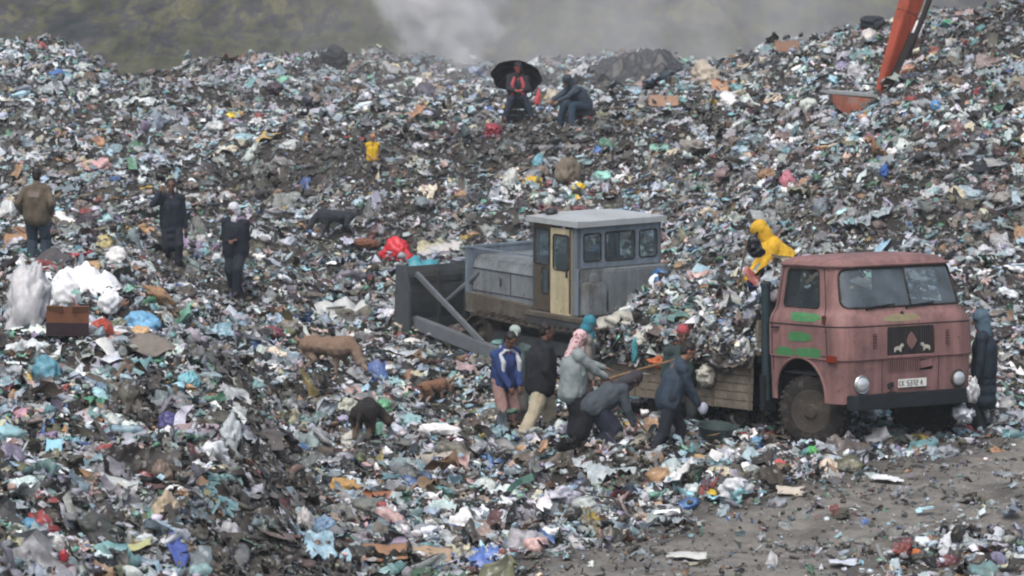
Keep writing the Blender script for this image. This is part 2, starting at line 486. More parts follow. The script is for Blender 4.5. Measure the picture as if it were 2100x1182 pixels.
h_ob = link_mesh("hillside", hme, hm, smooth=True); tag(h_ob, kind="structure")

# ------------------------------------------------------------------ litter: uncountable loose rubbish
def ico(sub):
    bm = bmesh.new(); bmesh.ops.create_icosphere(bm, subdivisions=sub, radius=1.0)
    V = np.array([v.co[:] for v in bm.verts]); F = np.array([[v.index for v in f.verts] for f in bm.faces]); bm.free()
    return V, F
ICO = {s: ico(s) for s in (1, 2, 3, 4)}
def gridtpl(nx_, ny_):
    xs, ys = np.meshgrid(np.linspace(-1, 1, nx_), np.linspace(-1, 1, ny_))
    V = np.stack([xs.ravel(), ys.ravel(), 0 * xs.ravel()], -1)
    i = np.arange(nx_ * ny_).reshape(ny_, nx_)
    a, b_, c, d = i[:-1, :-1].ravel(), i[:-1, 1:].ravel(), i[1:, 1:].ravel(), i[1:, :-1].ravel()
    F = np.concatenate([np.stack([a, b_, c], -1), np.stack([a, c, d], -1)])
    return V, F
TPL = {k: [] for k in ("chip", "sheet", "lump", "crumple", "strip", "bottle", "board", "bundle", "drape")}
for i in range(14):      # small lumps: 12-vertex blobs pulled out of shape
    V, F = ICO[1]; V = V * (0.55 + 0.6 * rng.random((len(V), 1))); V[:, 2] *= 0.55; TPL["lump"].append((V, F))
for i in range(16):      # crumpled film and bags
    V, F = ICO[2]; d = 1.12 + 0.5 * fbm(V * 1.3 + i * 9, 2, 60 + i)[:, None] - 1.1 * np.abs(fbm(V * 1.9 + i * 5, 2, 90 + i))[:, None] + 0.34 * (rng.random((len(V), 1)) - 0.5)
    V = V * d; V[:, 2] *= rng.uniform(0.35, 0.7); V[:, 1] *= rng.uniform(0.5, 1); TPL["crumple"].append((V, F))
def wrinkled(V, sd, a1=0.45, a2=0.9, a3=0.5):
    """soft bag: big dents plus sharp folds running over the surface"""
    W_ = V * 1.1 + 0.5 * np.stack([fbm(V * 1.3 + sd + 11 * q_, 2, 40 + q_) for q_ in range(3)], -1)
    d = 1.08 + a1 * fbm(V * 1.1 + sd * 7, 2, 61) - a2 * np.abs(fbm(W_ * 1.8 + sd, 2, 91)) - a3 * np.abs(fbm(W_ * 4.5 + sd, 2, 95))
    return V * d[:, None]
for i in range(14):      # big soft bags and bundles of film
    V, F = ICO[3]; V = wrinkled(V, i * 3.3); V[:, 2] *= rng.uniform(0.35, 0.7); V[:, 1] *= rng.uniform(0.5, 1); TPL["bundle"].append((V, F))
for i in range(14):      # big draped sheets with folds
    V, F = gridtpl(13, 9); V = V.copy(); V[:, 1] *= rng.uniform(.45, .9)
    e_ = 1 + 0.45 * fbm(V * 1.3 + i * 4, 2, 130); V[:, :2] *= e_[:, None]
    V[:, 2] = 0.55 * (0.3 - np.abs(fbm(V * np.array([1.2, 2.6, 1]) + i * 7, 2, 131)) * 1.6) + 0.14 * rng.standard_normal(len(V)) * .6; TPL["drape"].append((V, F))
for i in range(16):      # sheets of film, paper, cloth
    V, F = gridtpl(5, 4); V = V.copy()
    V[:, :2] += 0.22 * rng.standard_normal((len(V), 2)); V[:, 1] *= rng.uniform(0.4, 0.9)
    V[:, 2] = 0.28 * rng.standard_normal(len(V)) + 0.4 * np.sin(V[:, 0] * rng.uniform(1, 3) + i); TPL["sheet"].append((V, F))
for i in range(12):      # chips
    V, F = gridtpl(3, 2); V = V.copy(); V[:, :2] += 0.3 * rng.standard_normal((len(V), 2)); V[:, 2] = 0.3 * rng.standard_normal(len(V)); TPL["chip"].append((V, F))
for i in range(10):      # ribbons and rags
    V, F = gridtpl(8, 2); V = V.copy(); t = V[:, 0].copy(); V[:, 1] *= rng.uniform(.08, .2)
    V[:, 1] += 0.3 * np.sin(t * rng.uniform(1, 4) + i); V[:, 2] = 0.22 * np.sin(t * rng.uniform(2, 5) + i * 2) + 0.05 * rng.standard_normal(len(V)); TPL["strip"].append((V, F))
def lathe_np(prof, n):
    V = []; F = []
    for r_, h in prof:
        for k in range(n):
            a = 2 * math.pi * k / n; V.append((h, r_ * math.cos(a), r_ * math.sin(a)))
    for i in range(len(prof) - 1):
        for k in range(n):
            l = (k + 1) % n; a, b_, c, d = i * n + k, i * n + l, (i + 1) * n + l, (i + 1) * n + k
            F += [(a, b_, c), (a, c, d)]
    return np.array(V), np.array(F)
for i in range(5):       # bottles
    V, F = lathe_np([(0.0, -1), (.26, -1), (.28, -.2 - .1 * i), (.24, 0), (.27, .3), (.1, .75), (.1, 1), (0, 1)], 7)
    V = V + 0.03 * rng.standard_normal(V.shape); TPL["bottle"].append((V, F))
for i in range(6):       # boards, bent cardboard
    V, F = gridtpl(4, 3); V = V.copy(); V[:, 1] *= rng.uniform(.3, .9); V[:, 2] = 0.35 * np.abs(V[:, 0] - rng.uniform(-.3, .3)) + .03 * rng.standard_normal(len(V))
    V2 = V.copy(); V2[:, 2] -= 0.05; F2 = F[:, ::-1] + len(V); TPL["board"].append((np.concatenate([V, V2]), np.concatenate([F, F2])))

PAL = [("302e2b", 8), ("45423d", 8), ("59544c", 7), ("776f65", 8), ("8b8e90", 10), ("a0a8ae", 11), ("bfc8ce", 11), ("dce2e6", 8),
       ("93a6b2", 8), ("6b979c", 2.6), ("98bdca", 3.4), ("486a9e", 1.3), ("b59a96", 3.0), ("9a4642", 0.9), ("5a3236", 1.5), ("ad8a68", 1.3),
       ("856a50", 2.4), ("c0a548", 0.35), ("4f846a", 1.2), ("62654a", 2), ("c4bda8", 4), ("1d1f21", 6), ("9089a6", 1), ("7fb7a4", 1.2)]
PC = np.array([srgb(c) for c, w in PAL]); PW = np.array([w for c, w in PAL], float); PW /= PW.sum()
MUD_SHADE = np.array(srgb("3b3833"))
PWB = PW.copy(); PWB[5:9] *= 1.7; PWB[9:11] *= 1.5; PWB[:4] *= 0.25; PWB[21] *= .2; PWB /= PWB.sum()
PWD = PW.copy(); PWD[:4] *= 1.8; PWD[5:9] *= 0.3; PWD[21] *= 3.2; PWD[0] *= 1.5; PWD /= PWD.sum()

def frames(nrm, spin, tilt):
    """rotation matrices: z axis near the normal, random spin, random tilt"""
    n = len(nrm)
    z = nrm + tilt[:, None] * rng.standard_normal((n, 3)); z /= np.linalg.norm(z, axis=1, keepdims=True)
    a = np.stack([np.cos(spin), np.sin(spin), np.zeros(n)], -1)
    x = a - z * (a * z).sum(1, keepdims=True); x /= np.linalg.norm(x, axis=1, keepdims=True) + 1e-9
    y = np.cross(z, x)
    return np.stack([x, y, z], -1)

litter_mat = None
def make_litter_mat():
    m = bpy.data.materials.new("litter"); m.use_nodes = True
    N, L = m.node_tree.nodes, m.node_tree.links
    b = N["Principled BSDF"]
    a = N.new("ShaderNodeAttribute"); a.attribute_name = "Col"
    tc = N.new("ShaderNodeTexCoord")
    n = N.new("ShaderNodeTexNoise"); n.inputs["Scale"].default_value = 22; n.inputs["Detail"].default_value = 6; n.inputs["Roughness"].default_value = 0.7
    L.new(tc.outputs["Object"], n.inputs["Vector"])
    mr = N.new("ShaderNodeMapRange"); mr.inputs[1].default_value = 0.32; mr.inputs[2].default_value = 0.68; mr.inputs[3].default_value = 0.75; mr.inputs[4].default_value = 1.2
    L.new(n.outputs["Fac"], mr.inputs[0])
    v = N.new("ShaderNodeVectorMath"); v.operation = 'SCALE'; L.new(a.outputs["Color"], v.inputs[0]); L.new(mr.outputs[0], v.inputs["Scale"])
    def blot(src, sc, lo, hi, colr, amt):
        n_ = N.new("ShaderNodeTexNoise"); n_.inputs["Scale"].default_value = sc; n_.inputs["Detail"].default_value = 3; L.new(tc.outputs["Object"], n_.inputs["Vector"])
        m_ = N.new("ShaderNodeMapRange"); m_.inputs[1].default_value = lo; m_.inputs[2].default_value = hi; m_.inputs[4].default_value = amt; L.new(n_.outputs["Fac"], m_.inputs[0])
        x_ = N.new("ShaderNodeMix"); x_.data_type = 'RGBA'; L.new(m_.outputs[0], x_.inputs["Factor"]); L.new(src, x_.inputs["A"]); x_.inputs["B"].default_value = (*srgb(colr), 1); return x_.outputs["Result"]
    c_ = blot(v.outputs[0], 13.0, 0.60, 0.66, "ccd2d6", 0.30)      # prints, labels and paler folds
    c_ = blot(c_, 4.0, 0.55, 0.68, "2e2c2a", 0.55)                # mud
    L.new(c_, b.inputs["Base Color"]); L.new(a.outputs["Alpha"], b.inputs["Roughness"])
    b.inputs["Specular IOR Level"].default_value = 0.5
    return m
litter_mat = make_litter_mat()

def scatter(name, P, Nr, size, dirt_shade, tilt=0.5, mix=None, parent=None, loc=None, spin=None, bright=0):
    n = len(P)
    kinds = list(TPL)
    w = np.array([(mix or {"chip": .15, "sheet": .24, "lump": .10, "crumple": .34, "strip": .09, "bottle": .04, "board": .04}).get(k, 0.0) for k in kinds]); w /= w.sum()
    kk = rng.choice(len(kinds), n, p=w)
    Vs, Fs, Cs = [], [], []
    off = 0
    # light and dark rubbish lies in clumps: choose the palette by a clump noise
    cl = 0.6 * fbm(P / 0.75 + 3.3, 2, 411) + 0.6 * fbm(P / 0.28 + 7.7, 1, 412) + 0.30 * rng.standard_normal(n) + (0.26 if bright else 0.10) + (0 if parent else 0.28) * np.clip((P[:, 1] - 83) / 6, 0, 1)
    col = np.where((cl > 0.0)[:, None], PC[rng.choice(len(PC), n, p=PWB)], PC[rng.choice(len(PC), n, p=PWD)])
    col = col * np.exp(0.16 * rng.standard_normal((n, 1))) * (1 + 0.05 * rng.standard_normal((n, 3)))
    dm = np.clip(dirt_shade + 0.25 * rng.standard_normal(n), 0, 0.95)[:, None]
    col = np.clip(col * (1 - dm) + MUD_SHADE * dm * np.exp(0.3 * rng.standard_normal((n, 1))), 0.004, 0.8)
    rough = np.clip(0.34 + 0.22 * rng.random(n) + 0.3 * dm[:, 0], 0, 1)
    sp = rng.random(n) * 2 * math.pi if spin is None else spin
    Rm = frames(Nr, sp, np.full(n, tilt) * (0.4 + rng.random(n)))
    for ki, kname in enumerate(kinds):
        for ti, (TV, TF) in enumerate(TPL[kname]):
            sel = np.where(kk == ki)[0]
            sel = sel[(sel * 7919 % 9973) % len(TPL[kname]) == ti]
            if not len(sel): continue
            s = size[sel] * {"chip": .45, "sheet": .95, "lump": .45, "crumple": .6, "strip": 1.3, "bottle": .7, "board": .85, "bundle": .95, "drape": 1.15}[kname]
            sc = s[:, None] * np.stack([0.8 + .5 * rng.random(len(sel)), 0.7 + .5 * rng.random(len(sel)), 0.6 + .6 * rng.random(len(sel))], -1) * 0.5
            V = np.einsum('nij,nkj->nki', Rm[sel], TV[None] * sc[:, None, :]) + P[sel][:, None, :]
            jit = 1 + 0.12 * rng.standard_normal((len(sel), len(TV), 1))
            C = np.concatenate([np.clip(col[sel][:, None, :] * jit, 0.003, 0.85), np.broadcast_to(rough[sel][:, None, None], (len(sel), len(TV), 1))], -1)
            F = TF[None] + (off + np.arange(len(sel)) * len(TV))[:, None, None]
            Vs.append(V.reshape(-1, 3)); Fs.append(F.reshape(-1, 3)); Cs.append(C.reshape(-1, 4)); off += len(sel) * len(TV)
    V = np.concatenate(Vs); F = np.concatenate(Fs); C = np.concatenate(Cs)
    if loc is not None: V = V - np.array(loc)
    me = np_mesh(name, V, F)
    ca = me.color_attributes.new("Col", 'FLOAT_COLOR', 'POINT'); ca.data.foreach_set("color", C.astype(np.float32).ravel())
    return link_mesh(name, me, litter_mat, parent, smooth=True)

def normals_at(x, y):
    e = 0.12
    dx = (height(x + e, y) - height(x - e, y)) / (2 * e); dy = (height(x, y + e) - height(x, y - e)) / (2 * e)
    n = np.stack([-dx, -dy, np.ones_like(dx)], -1)
    return n / np.linalg.norm(n, axis=1, keepdims=True), np.hypot(dx, dy)

def where_litter(n, grow=1.0):
    u = rng.uniform(-320, 2420, n); y = rng.uniform(32, 109, n)
    x = (u - 1050) / FPX * y
    rm = road_mask(x, y)
    nr, slope = normals_at(x, y)
    keep = rng.random(n) * 1.6 < np.minimum(1.6, np.hypot(1, slope)) * (1 - rm * 0.62)
    keep &= ~((np.abs((x - 4.45) * 0.83 + (y - 50.2) * 0.557) < 1.2) & (np.abs((x - 4.45) * 0.557 - (y - 50.2) * 0.83) < 2.6) & (rng.random(n) > 0.45))
    x, y, rm, nr, slope = x[keep], y[keep], rm[keep], nr[keep], slope[keep]
    P3 = np.stack([x, y, 0 * x], -1); uu = 1050 + FPX * x / y
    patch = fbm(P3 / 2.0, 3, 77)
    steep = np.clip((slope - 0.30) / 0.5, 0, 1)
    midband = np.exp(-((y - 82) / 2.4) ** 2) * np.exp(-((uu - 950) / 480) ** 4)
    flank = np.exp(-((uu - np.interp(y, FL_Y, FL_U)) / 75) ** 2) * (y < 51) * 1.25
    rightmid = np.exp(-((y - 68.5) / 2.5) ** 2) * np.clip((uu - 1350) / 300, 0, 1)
    dirt_shade = np.clip(0.10 + 0.55 * patch + 0.30 * steep + 0.60 * midband + 0.75 * flank + 0.35 * rightmid + 0.40 * rm, 0, 0.92)  # real mud, plus shade of the steep banks and flank put into piece colours
    return x, y, rm, nr, slope, dirt_shade, uu
# many small and middling pieces
x, y, rm, nr, slope, dirt_shade, uu = where_litter(290000)
size = 0.098 * np.exp(0.50 * rng.standard_normal(len(x))) * (y / 50) ** 0.12
size = np.clip(size, 0.03, 0.4) * (1 - 0.3 * rm)
z = height(x, y) + 0.7 * size * rng.random(len(x)) - 0.01
ob = scatter("litter", np.stack([x, y, z], -1), nr, size, dirt_shade, tilt=0.5)
tag(ob, "loose small rubbish of film, paper, rags and bottles covering the dump", "rubbish", kind="stuff")
# larger crumpled bags and sheets, half buried and overlapping
x, y, rm, nr, slope, dirt_shade, uu = where_litter(44000)
k_ = rng.random(len(x)) > rm * 1.6
for qx, qy, qr in ((815, 520, .6), (672, 756, .7), (748, 898, .6), (888, 822, .5), (178, 610, .7), (138, 700, .5), (388, 800, .4), (1062, 250, .6), (1178, 262, .6), (764, 352, .5), (76, 528, .4), (352, 532, .5), (484, 606, .5), (1320, 160, 1.2)):
    q_ = at(qx, qy); k_ &= np.hypot(x - q_.x, (y - q_.y + 0.5) * 0.6) > qr
x, y, rm, nr, slope, dirt_shade = x[k_], y[k_], rm[k_], nr[k_], slope[k_], dirt_shade[k_]
size = np.clip(0.25 * np.exp(0.42 * rng.standard_normal(len(x))), 0.12, 0.6)
z = height(x, y) + 0.12 * size * rng.random(len(x))
ob2 = scatter("crumpled_litter", np.stack([x, y, z], -1), nr, size, dirt_shade * 0.9, tilt=0.22, mix={"bundle": .5, "drape": .5}, bright=1)
tag(ob2, "larger crumpled film and bags tangled through the rubbish", "rubbish", kind="stuff")
# rags and film hanging down the steep banks
x, y, rm, nr, slope, dirt_shade, uu = where_litter(90000)
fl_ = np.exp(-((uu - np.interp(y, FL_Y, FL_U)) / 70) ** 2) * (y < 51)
k_ = ((slope > 0.55) & (rng.random(len(x)) < 0.5)) | (fl_ > .5); x, y, nr, slope, dirt_shade = x[k_], y[k_], nr[k_], slope[k_], dirt_shade[k_]
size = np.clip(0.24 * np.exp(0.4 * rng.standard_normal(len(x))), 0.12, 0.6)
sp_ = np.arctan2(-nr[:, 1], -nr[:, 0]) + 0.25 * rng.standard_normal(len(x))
ob3 = scatter("hanging_litter", np.stack([x, y, height(x, y) + 0.03], -1), nr, size, np.clip(dirt_shade + .2, 0, .92), tilt=0.15, mix={"strip": .7, "drape": .15, "sheet": .15}, spin=sp_)
tag(ob3, "muddy dark rags and film strips hanging down the steep banks", "rubbish", kind="stuff")
print("litter faces", len(ob.data.polygons), len(ob2.data.polygons), len(ob3.data.polygons))
# ------------------------------------------------------------------ vehicles
def rrect_sd(cx, cz, hx, hz, r):
    def f(s, z):
        qx = abs(s - cx) - (hx - r); qz = abs(z - cz) - (hz - r)
        return math.hypot(max(qx, 0), max(qz, 0)) + min(max(qx, qz), 0) - r
    return f
def circ_sd(cx, cz, r): return lambda s, z: math.hypot(s - cx, z - cz) - r

def shell(S, sv, zv, holes, closed=True):
    """surface S(s,z); returns kept (V,F) and one (V,F) per hole; edges of the holes follow their outlines"""
    ns, nz = len(sv), len(zv)
    par = [[s, z] for z in zv for s in sv]
    F = []
    for j in range(nz - 1):
        for i in range(ns if closed else ns - 1):
            i2 = (i + 1) % ns
            F.append((j * ns + i, j * ns + i2, (j + 1) * ns + i2, (j + 1) * ns + i))
    per = sv[-1] + (sv[1] - sv[0]) if closed else None
    def cen(f):
        ss = [par[k][0] for k in f]; zz = [par[k][1] for k in f]
        if closed and max(ss) - min(ss) > per / 2: ss = [s + per if s < per / 2 else s for s in ss]
        return sum(ss) / 4, sum(zz) / 4
    owner = []
    for f in F:
        s, z = cen(f); o = -1
        for h, sd_ in enumerate(holes):
            if sd_(s, z) < 0: o = h
        owner.append(o)
    vo = {}
    for f, o in zip(F, owner):
        for k in f: vo.setdefault(k, set()).add(o)
    for k, os_ in vo.items():
        hs = [o for o in os_ if o >= 0]
        if hs and len(os_) > 1:
            sd_ = holes[hs[0]]
            for _ in range(3):
                s, z = par[k]; d = sd_(s, z); e = 1e-3
                gx_ = (sd_(s + e, z) - sd_(s - e, z)) / (2 * e); gz_ = (sd_(s, z + e) - sd_(s, z - e)) / (2 * e)
                g = gx_ * gx_ + gz_ * gz_
                if g > 1e-6: par[k] = [s - d * gx_ / g, z - d * gz_ / g]
    V = [S(s, z) for s, z in par]
    kept = [f for f, o in zip(F, owner) if o < 0]
    return V, kept, [[f for f, o in zip(F, owner) if o == h] for h in range(len(holes))]

def sub_mesh(V, F):
    used = sorted({k for f in F for k in f}); m = {k: i for i, k in enumerate(used)}
    return [V[k] for k in used], [tuple(m[k] for k in f) for f in F]

def solid_from(V, F, name, mat_, parent, thick, smooth=True, sharp=30):
    V, F = sub_mesh(V, F)
    me = bpy.data.meshes.new(name); me.from_pydata([tuple(v) for v in V], [], F)
    bm = bmesh.new(); bm.from_mesh(me); bmesh.ops.remove_doubles(bm, verts=bm.verts, dist=1e-4)
    bmesh.ops.recalc_face_normals(bm, faces=bm.faces)
    if thick: bmesh.ops.solidify(bm, geom=bm.faces[:], thickness=thick)
    for f in bm.faces: f.smooth = smooth
    for e in bm.edges:
        if len(e.link_faces) == 2 and e.calc_face_angle(0) > R(sharp): e.smooth = False
    bm.to_mesh(me); bm.free()
    return link_mesh(name, me, mat_, parent)

def outline(kind, S, off=0.0, **k):
    pts = []
    if kind == 'rr':
        cx, cz, hx, hz, r = k['cx'], k['cz'], k['hx'], k['hz'], k['r']
        for (sx, sz, a0) in ((1, 1, 0), (-1, 1, 90), (-1, -1, 180), (1, -1, 270)):
            for a in range(0, 91, 15):
                t = R(a0 + a); pts.append((cx + sx * (hx - r) + r * math.cos(t), cz + sz * (hz - r) + r * math.sin(t)))
        # subdivide long edges
        out = []
        for i in range(len(pts)):
            a, b_ = pts[i], pts[(i + 1) % len(pts)]
            n = max(1, int(math.hypot(b_[0] - a[0], b_[1] - a[1]) / 0.08))
            out += [(a[0] + (b_[0] - a[0]) * t / n, a[1] + (b_[1] - a[1]) * t / n) for t in range(n)]
        pts = out
    return [S(s, z) for s, z in pts]

# ---- plan outline of a rounded cab: parameter s runs from the rear centre round the right side, the front and the left side
def plan(W, xf, xb, rf, rb):
    """segment list (length, fn(t))"""
    q = math.pi / 2
    return [
        (W - rb, lambda t: (xb, -(W - rb) * t)),
        (rb * q, lambda t: (xb + rb - rb * math.cos(t * q), -(W - rb) - rb * math.sin(t * q))),
        ((xf - rf) - (xb + rb), lambda t: (xb + rb + ((xf - rf) - (xb + rb)) * t, -W)),
        (rf * q, lambda t: (xf - rf + rf * math.sin(t * q), -W + rf - rf * math.cos(t * q))),
        (2 * (W - rf), lambda t: (xf, -(W - rf) + 2 * (W - rf) * t)),
        (rf * q, lambda t: (xf - rf + rf * math.cos(t * q), W - rf + rf * math.sin(t * q))),
        ((xf - rf) - (xb + rb), lambda t: (xf - rf - ((xf - rf) - (xb + rb)) * t, W)),
        (rb * q, lambda t: (xb + rb - rb * math.sin(t * q), W - rb + rb * math.cos(t * q))),
        (W - rb, lambda t: (xb, (W - rb) * (1 - t))),
    ]

def lerp_prof(prof, z):
    for (z0, *a), (z1, *b_) in zip(prof, prof[1:]):
        if z <= z1 or (z1, *b_) == prof[-1]:
            t = min(1, max(0, (z - z0) / (z1 - z0)));
            return [p + (q - p) * t for p, q in zip(a, b_)]

# ================================================================== the truck
RED = mat("truck_paint", "80605e", rough=0.68, var=0.16, scale=2.2, dirt="5a4744", dirt_amt=0.55, dirt_scale=1.6, bump=0.12, bump_scale=7, streak=0.45)
GREEN = mat("green_paint", "3f7a4c", rough=0.6, var=0.15, scale=7, dirt="8d5654", dirt_amt=0.35, dirt_scale=14)
OLIVE = mat("olive_paint", "7b7a5c", rough=0.6, var=0.15, scale=7, dirt="8d5654", dirt_amt=0.55, dirt_scale=12)
BLACK = mat("black_metal", "1b2024", rough=0.5, var=0.3, scale=5, dirt="4a463f", dirt_amt=0.25, dirt_scale=4)
RUBBER = mat("rubber", "1d1c1b", rough=0.8, var=0.3, scale=8, dirt="5e564b", dirt_amt=0.5, dirt_scale=5, bump=0.5, bump_scale=25)
MUDDY = mat("muddy_metal", "3c3732", rough=0.85, var=0.3, scale=6, dirt="5a5248", dirt_amt=0.5, dirt_scale=5, bump=0.5, bump_scale=15)
DARKIN = mat("dark_interior", "20242a", rough=0.8, var=0.2)
SEAM = mat("seam", "2c2122", rough=0.8, var=0.1)
WOOD = mat("bed_planks", "746c60", rough=0.85, var=0.3, scale=9, dirt="4d463c", dirt_amt=0.5, dirt_scale=3, bump=0.4, bump_scale=12)
CHROME = mat("worn_chrome", "b8bcc0", rough=0.25, var=0.15, metal=0.9)
LENS = mat("headlight_lens", "cfd6da", rough=0.12, var=0.05, metal=0.55)
AMBER = mat("amber_lens", "7a2f1c", rough=0.3, var=0.1)
WHITEP = mat("white_paint", "d8dad6", rough=0.5, var=0.08)
GLASS = glass_mat("windscreen_glass", alpha=0.50, milk=srgb("6c7982"))
DGLASS = glass_mat("side_glass", alpha=0.30, milk=srgb("3a4a50"), rough=0.1)

TRUCK = empty("truck", (0, 0, 0))
tag(TRUCK, "faded pink red flatbed lorry with green paint patches on the door, piled with rubbish", "truck")
PROFT = [  # z, halfwidth, xfront, xback, rfront, rback
 (0.60, 1.17, 0.00, -1.62, 0.24, 0.10), (1.20, 1.19, 0.02, -1.63, 0.25, 0.10), (1.215, 1.205, 0.04, -1.64, 0.25, 0.10),
 (1.62, 1.205, 0.03, -1.64, 0.27, 0.10), (1.70, 1.20, 0.015, -1.64, 0.28, 0.10), (1.78, 1.17, -0.03, -1.63, 0.28, 0.10), (1.85, 1.12, -0.09, -1.62, 0.27, 0.10),
 (1.90, 1.10, -0.11, -1.62, 0.26, 0.10), (2.43, 1.02, -0.27, -1.58, 0.24, 0.10), (2.47, 1.03, -0.27, -1.60, 0.25, 0.12),
 (2.52, 1.00, -0.30, -1.57, 0.27, 0.14), (2.56, 0.94, -0.36, -1.51, 0.28, 0.16), (2.585, 0.80, -0.50, -1.38, 0.28, 0.18), (2.605, 0.55, -0.75, -1.12, 0.15, 0.15)]
REFP = plan(1.19, 0.0, -1.63, 0.25, 0.10)
LENS_ = [l for l, _ in REFP]; PER = sum(LENS_)
def S_truck(s, z, off=0.0):
    s = s % PER
    W, xf, xb, rf, rb = lerp_prof(PROFT, z)
    seg = plan(W + off, xf + off, xb - off, rf, rb)
    acc = 0
    for (l, _), (_, fn) in zip([(l, 0) for l in LENS_], seg):
        if s <= acc + l + 1e-9:
            x_, y_ = fn((s - acc) / l if l > 0 else 0); return (x_, y_, z)
        acc += l
    x_, y_ = seg[-1][1](1.0); return (x_, y_, z)
# landmarks in s
s_side0 = LENS_[0] + LENS_[1]                      # start of right side (rear)
def s_right(x): return s_side0 + (x + 1.53)        # x on the right side
s_front0 = s_side0 + LENS_[2] + LENS_[3]
def s_front(y): return s_front0 + (y + 0.94)
s_left0 = s_front0 + LENS_[4] + LENS_[5]
def s_left(x): return s_left0 + (-0.25 - x)
sv = [PER * i / 190 for i in range(190)]
zv = sorted(set([0.60 + 0.05 * i for i in range(12)] + [1.20, 1.215, 1.26, 1.32, 1.38, 1.44, 1.5, 1.56, 1.62, 1.66, 1.70, 1.74, 1.78, 1.815, 1.85, 1.875, 1.90] + [1.90 + 0.053 * i for i in range(1, 10)] + [2.43, 2.47, 2.495, 2.52, 2.54, 2.56, 2.575, 2.585, 2.595, 2.605]))
ws = dict(cx=s_front(0), cz=2.165, hx=1.16, hz=0.265, r=0.12)
dwR = dict(cx=s_right(-0.93), cz=2.15, hx=0.44, hz=0.26, r=0.06)
dwL = dict(cx=s_left(-0.93), cz=2.15, hx=0.44, hz=0.26, r=0.06)
rwA = dict(cx=0.50, cz=2.20, hx=0.25, hz=0.17, r=0.04)
rwB = dict(cx=PER - 0.50, cz=2.20, hx=0.25, hz=0.17, r=0.04)
gr1 = dict(cx=s_front(0.0), cz=1.425, hx=0.42, hz=0.205, r=0.015)
gr2 = dict(cx=s_front(0.0), cz=1.085, hx=0.40, hz=0.075, r=0.012)
arcR, arcL = (s_right(-0.92), 0.66, 0.545), (s_left(-0.92), 0.66, 0.545)
rr = lambda d: rrect_sd(d['cx'], d['cz'], d['hx'], d['hz'], d['r'])
holes = [rr(ws), rr(dwR), rr(dwL), rr(rwA), rr(rwB), rr(gr1), rr(gr2), circ_sd(*arcR), circ_sd(*arcL)]
V, kept, hf = shell(S_truck, sv, zv, holes)
n0 = len(V)
ring = [(len(zv) - 1) * len(sv) + i for i in range(len(sv))]
V.append((-0.94, 0, 2.61)); kept += [(ring[i], ring[(i + 1) % len(ring)], n0) for i in range(len(ring))]
cab = solid_from(V, kept, "cab", RED, TRUCK, 0.025)
def pane(name, faces, mat_, parent, inset=0.012):
    Vi = [Vector(v) for v in V]
    me_V, me_F = sub_mesh(Vi, faces)
    c = Vector((-0.85, 0, 0))
    me_V = [v + (Vector((c.x, 0, v.z)) - v).normalized() * inset for v in me_V]
    me = bpy.data.meshes.new(name); me.from_pydata([tuple(v) for v in me_V], [], me_F)
    return link_mesh(name, me, mat_, parent, smooth=True)
wsg = pane("windscreen", hf[0], GLASS, TRUCK); tag(wsg, "dusty split windscreen")
def gasket(d, parent, r=0.016, name="window_seal"):
    mb = MB(); mb.tube(outline('rr', S_truck, **d), r, n=6, closed=True)
    return mb.build(name, RUBBER, parent, smooth=True)
gasket(ws, wsg)
mb = MB(); mb.tube([S_truck(s_front(0.13 + 0.0 * t), 1.905 + 0.525 * t, 0.004) for t in (0, .25, .5, .75, 1)], 0.012, n=6); mb.build("centre_bar", RUBBER, wsg)
# doors: outline seams, handle, window
def seam(pts, parent, r=0.0065, name="seam"):
    mb = MB(); mb.tube(pts, r, n=5); return mb.build(name, SEAM, parent)
for side, sf, dw, hface in (("r", s_right, dwR, hf[1]), ("l", s_left, dwL, hf[2])):
    door = pane("door_window", hface, DGLASS, TRUCK, 0.015)
    gasket(dw, door, 0.013)
    sg = 1 if side == "r" else -1
    mb = MB()
    path = [S_truck(sf(-0.33), z_, 0.001) for z_ in np.linspace(2.44, 1.25, 26)]
    mb.tube(path, 0.008, n=5)
    mb.tube([S_truck(sf(-1.50), z_, 0.001) for z_ in np.linspace(2.44, 1.0, 26)], 0.008, n=5)
    mb.tube([S_truck(sf(x_), 1.245, 0.001) for x_ in np.linspace(-0.33, -0.45, 5)], 0.007, n=5)
    dj = mb.build("door_seam", SEAM, TRUCK)
    mb = MB(); c_ = Vector(S_truck(sf(-1.38), 1.60, 0.035)); mb.box(c_, (0.14, 0.03, 0.025)); mb.box(c_ + Vector((0.05, 0.02 * sg, 0)), (0.03, 0.04, 0.02)); mb.build("door_handle", BLACK, TRUCK, bevel=0.005)
    mb = MB(); c_ = Vector(S_truck(sf(-0.34), 1.75, 0.02)); mb.box(c_, (0.06, 0.05, 0.11)); mb.build("door_hinge", mat("rust", "4c2d22", 0.9, 0.4, 12), TRUCK, bevel=0.01)
# rear windows (no glass left, just the seal) and the belt and fender creases
for d in (rwA, rwB):
    gasket(d, TRUCK, 0.014, "rear_window_seal")
mb = MB(); mb.tube([S_truck(PER * i / 120, 1.655, 0.0015) for i in range(120)], 0.009, n=5, closed=True); mb.build("belt_crease", SEAM, TRUCK)
mb = MB(); mb.tube([S_truck(s_side0 + (s_left0 + 1.3 - s_side0) * i / 100, 1.205 + 0.0 * i, 0.006) for i in range(101)], 0.012, n=6); mb.build("fender_bead", RED, TRUCK, smooth=True)
mb = MB(); mb.tube([S_truck(PER * i / 120, 2.468, 0.012) for i in range(120)], 0.018, n=6, closed=True); mb.build("rain_gutter", RED, TRUCK, smooth=True)
for y_ in (-0.5, 0.5):
    seam([S_truck(s_front(y_), z_, 0.001) for z_ in np.linspace(0.62, 1.2, 8)], TRUCK, 0.006, "panel_seam")
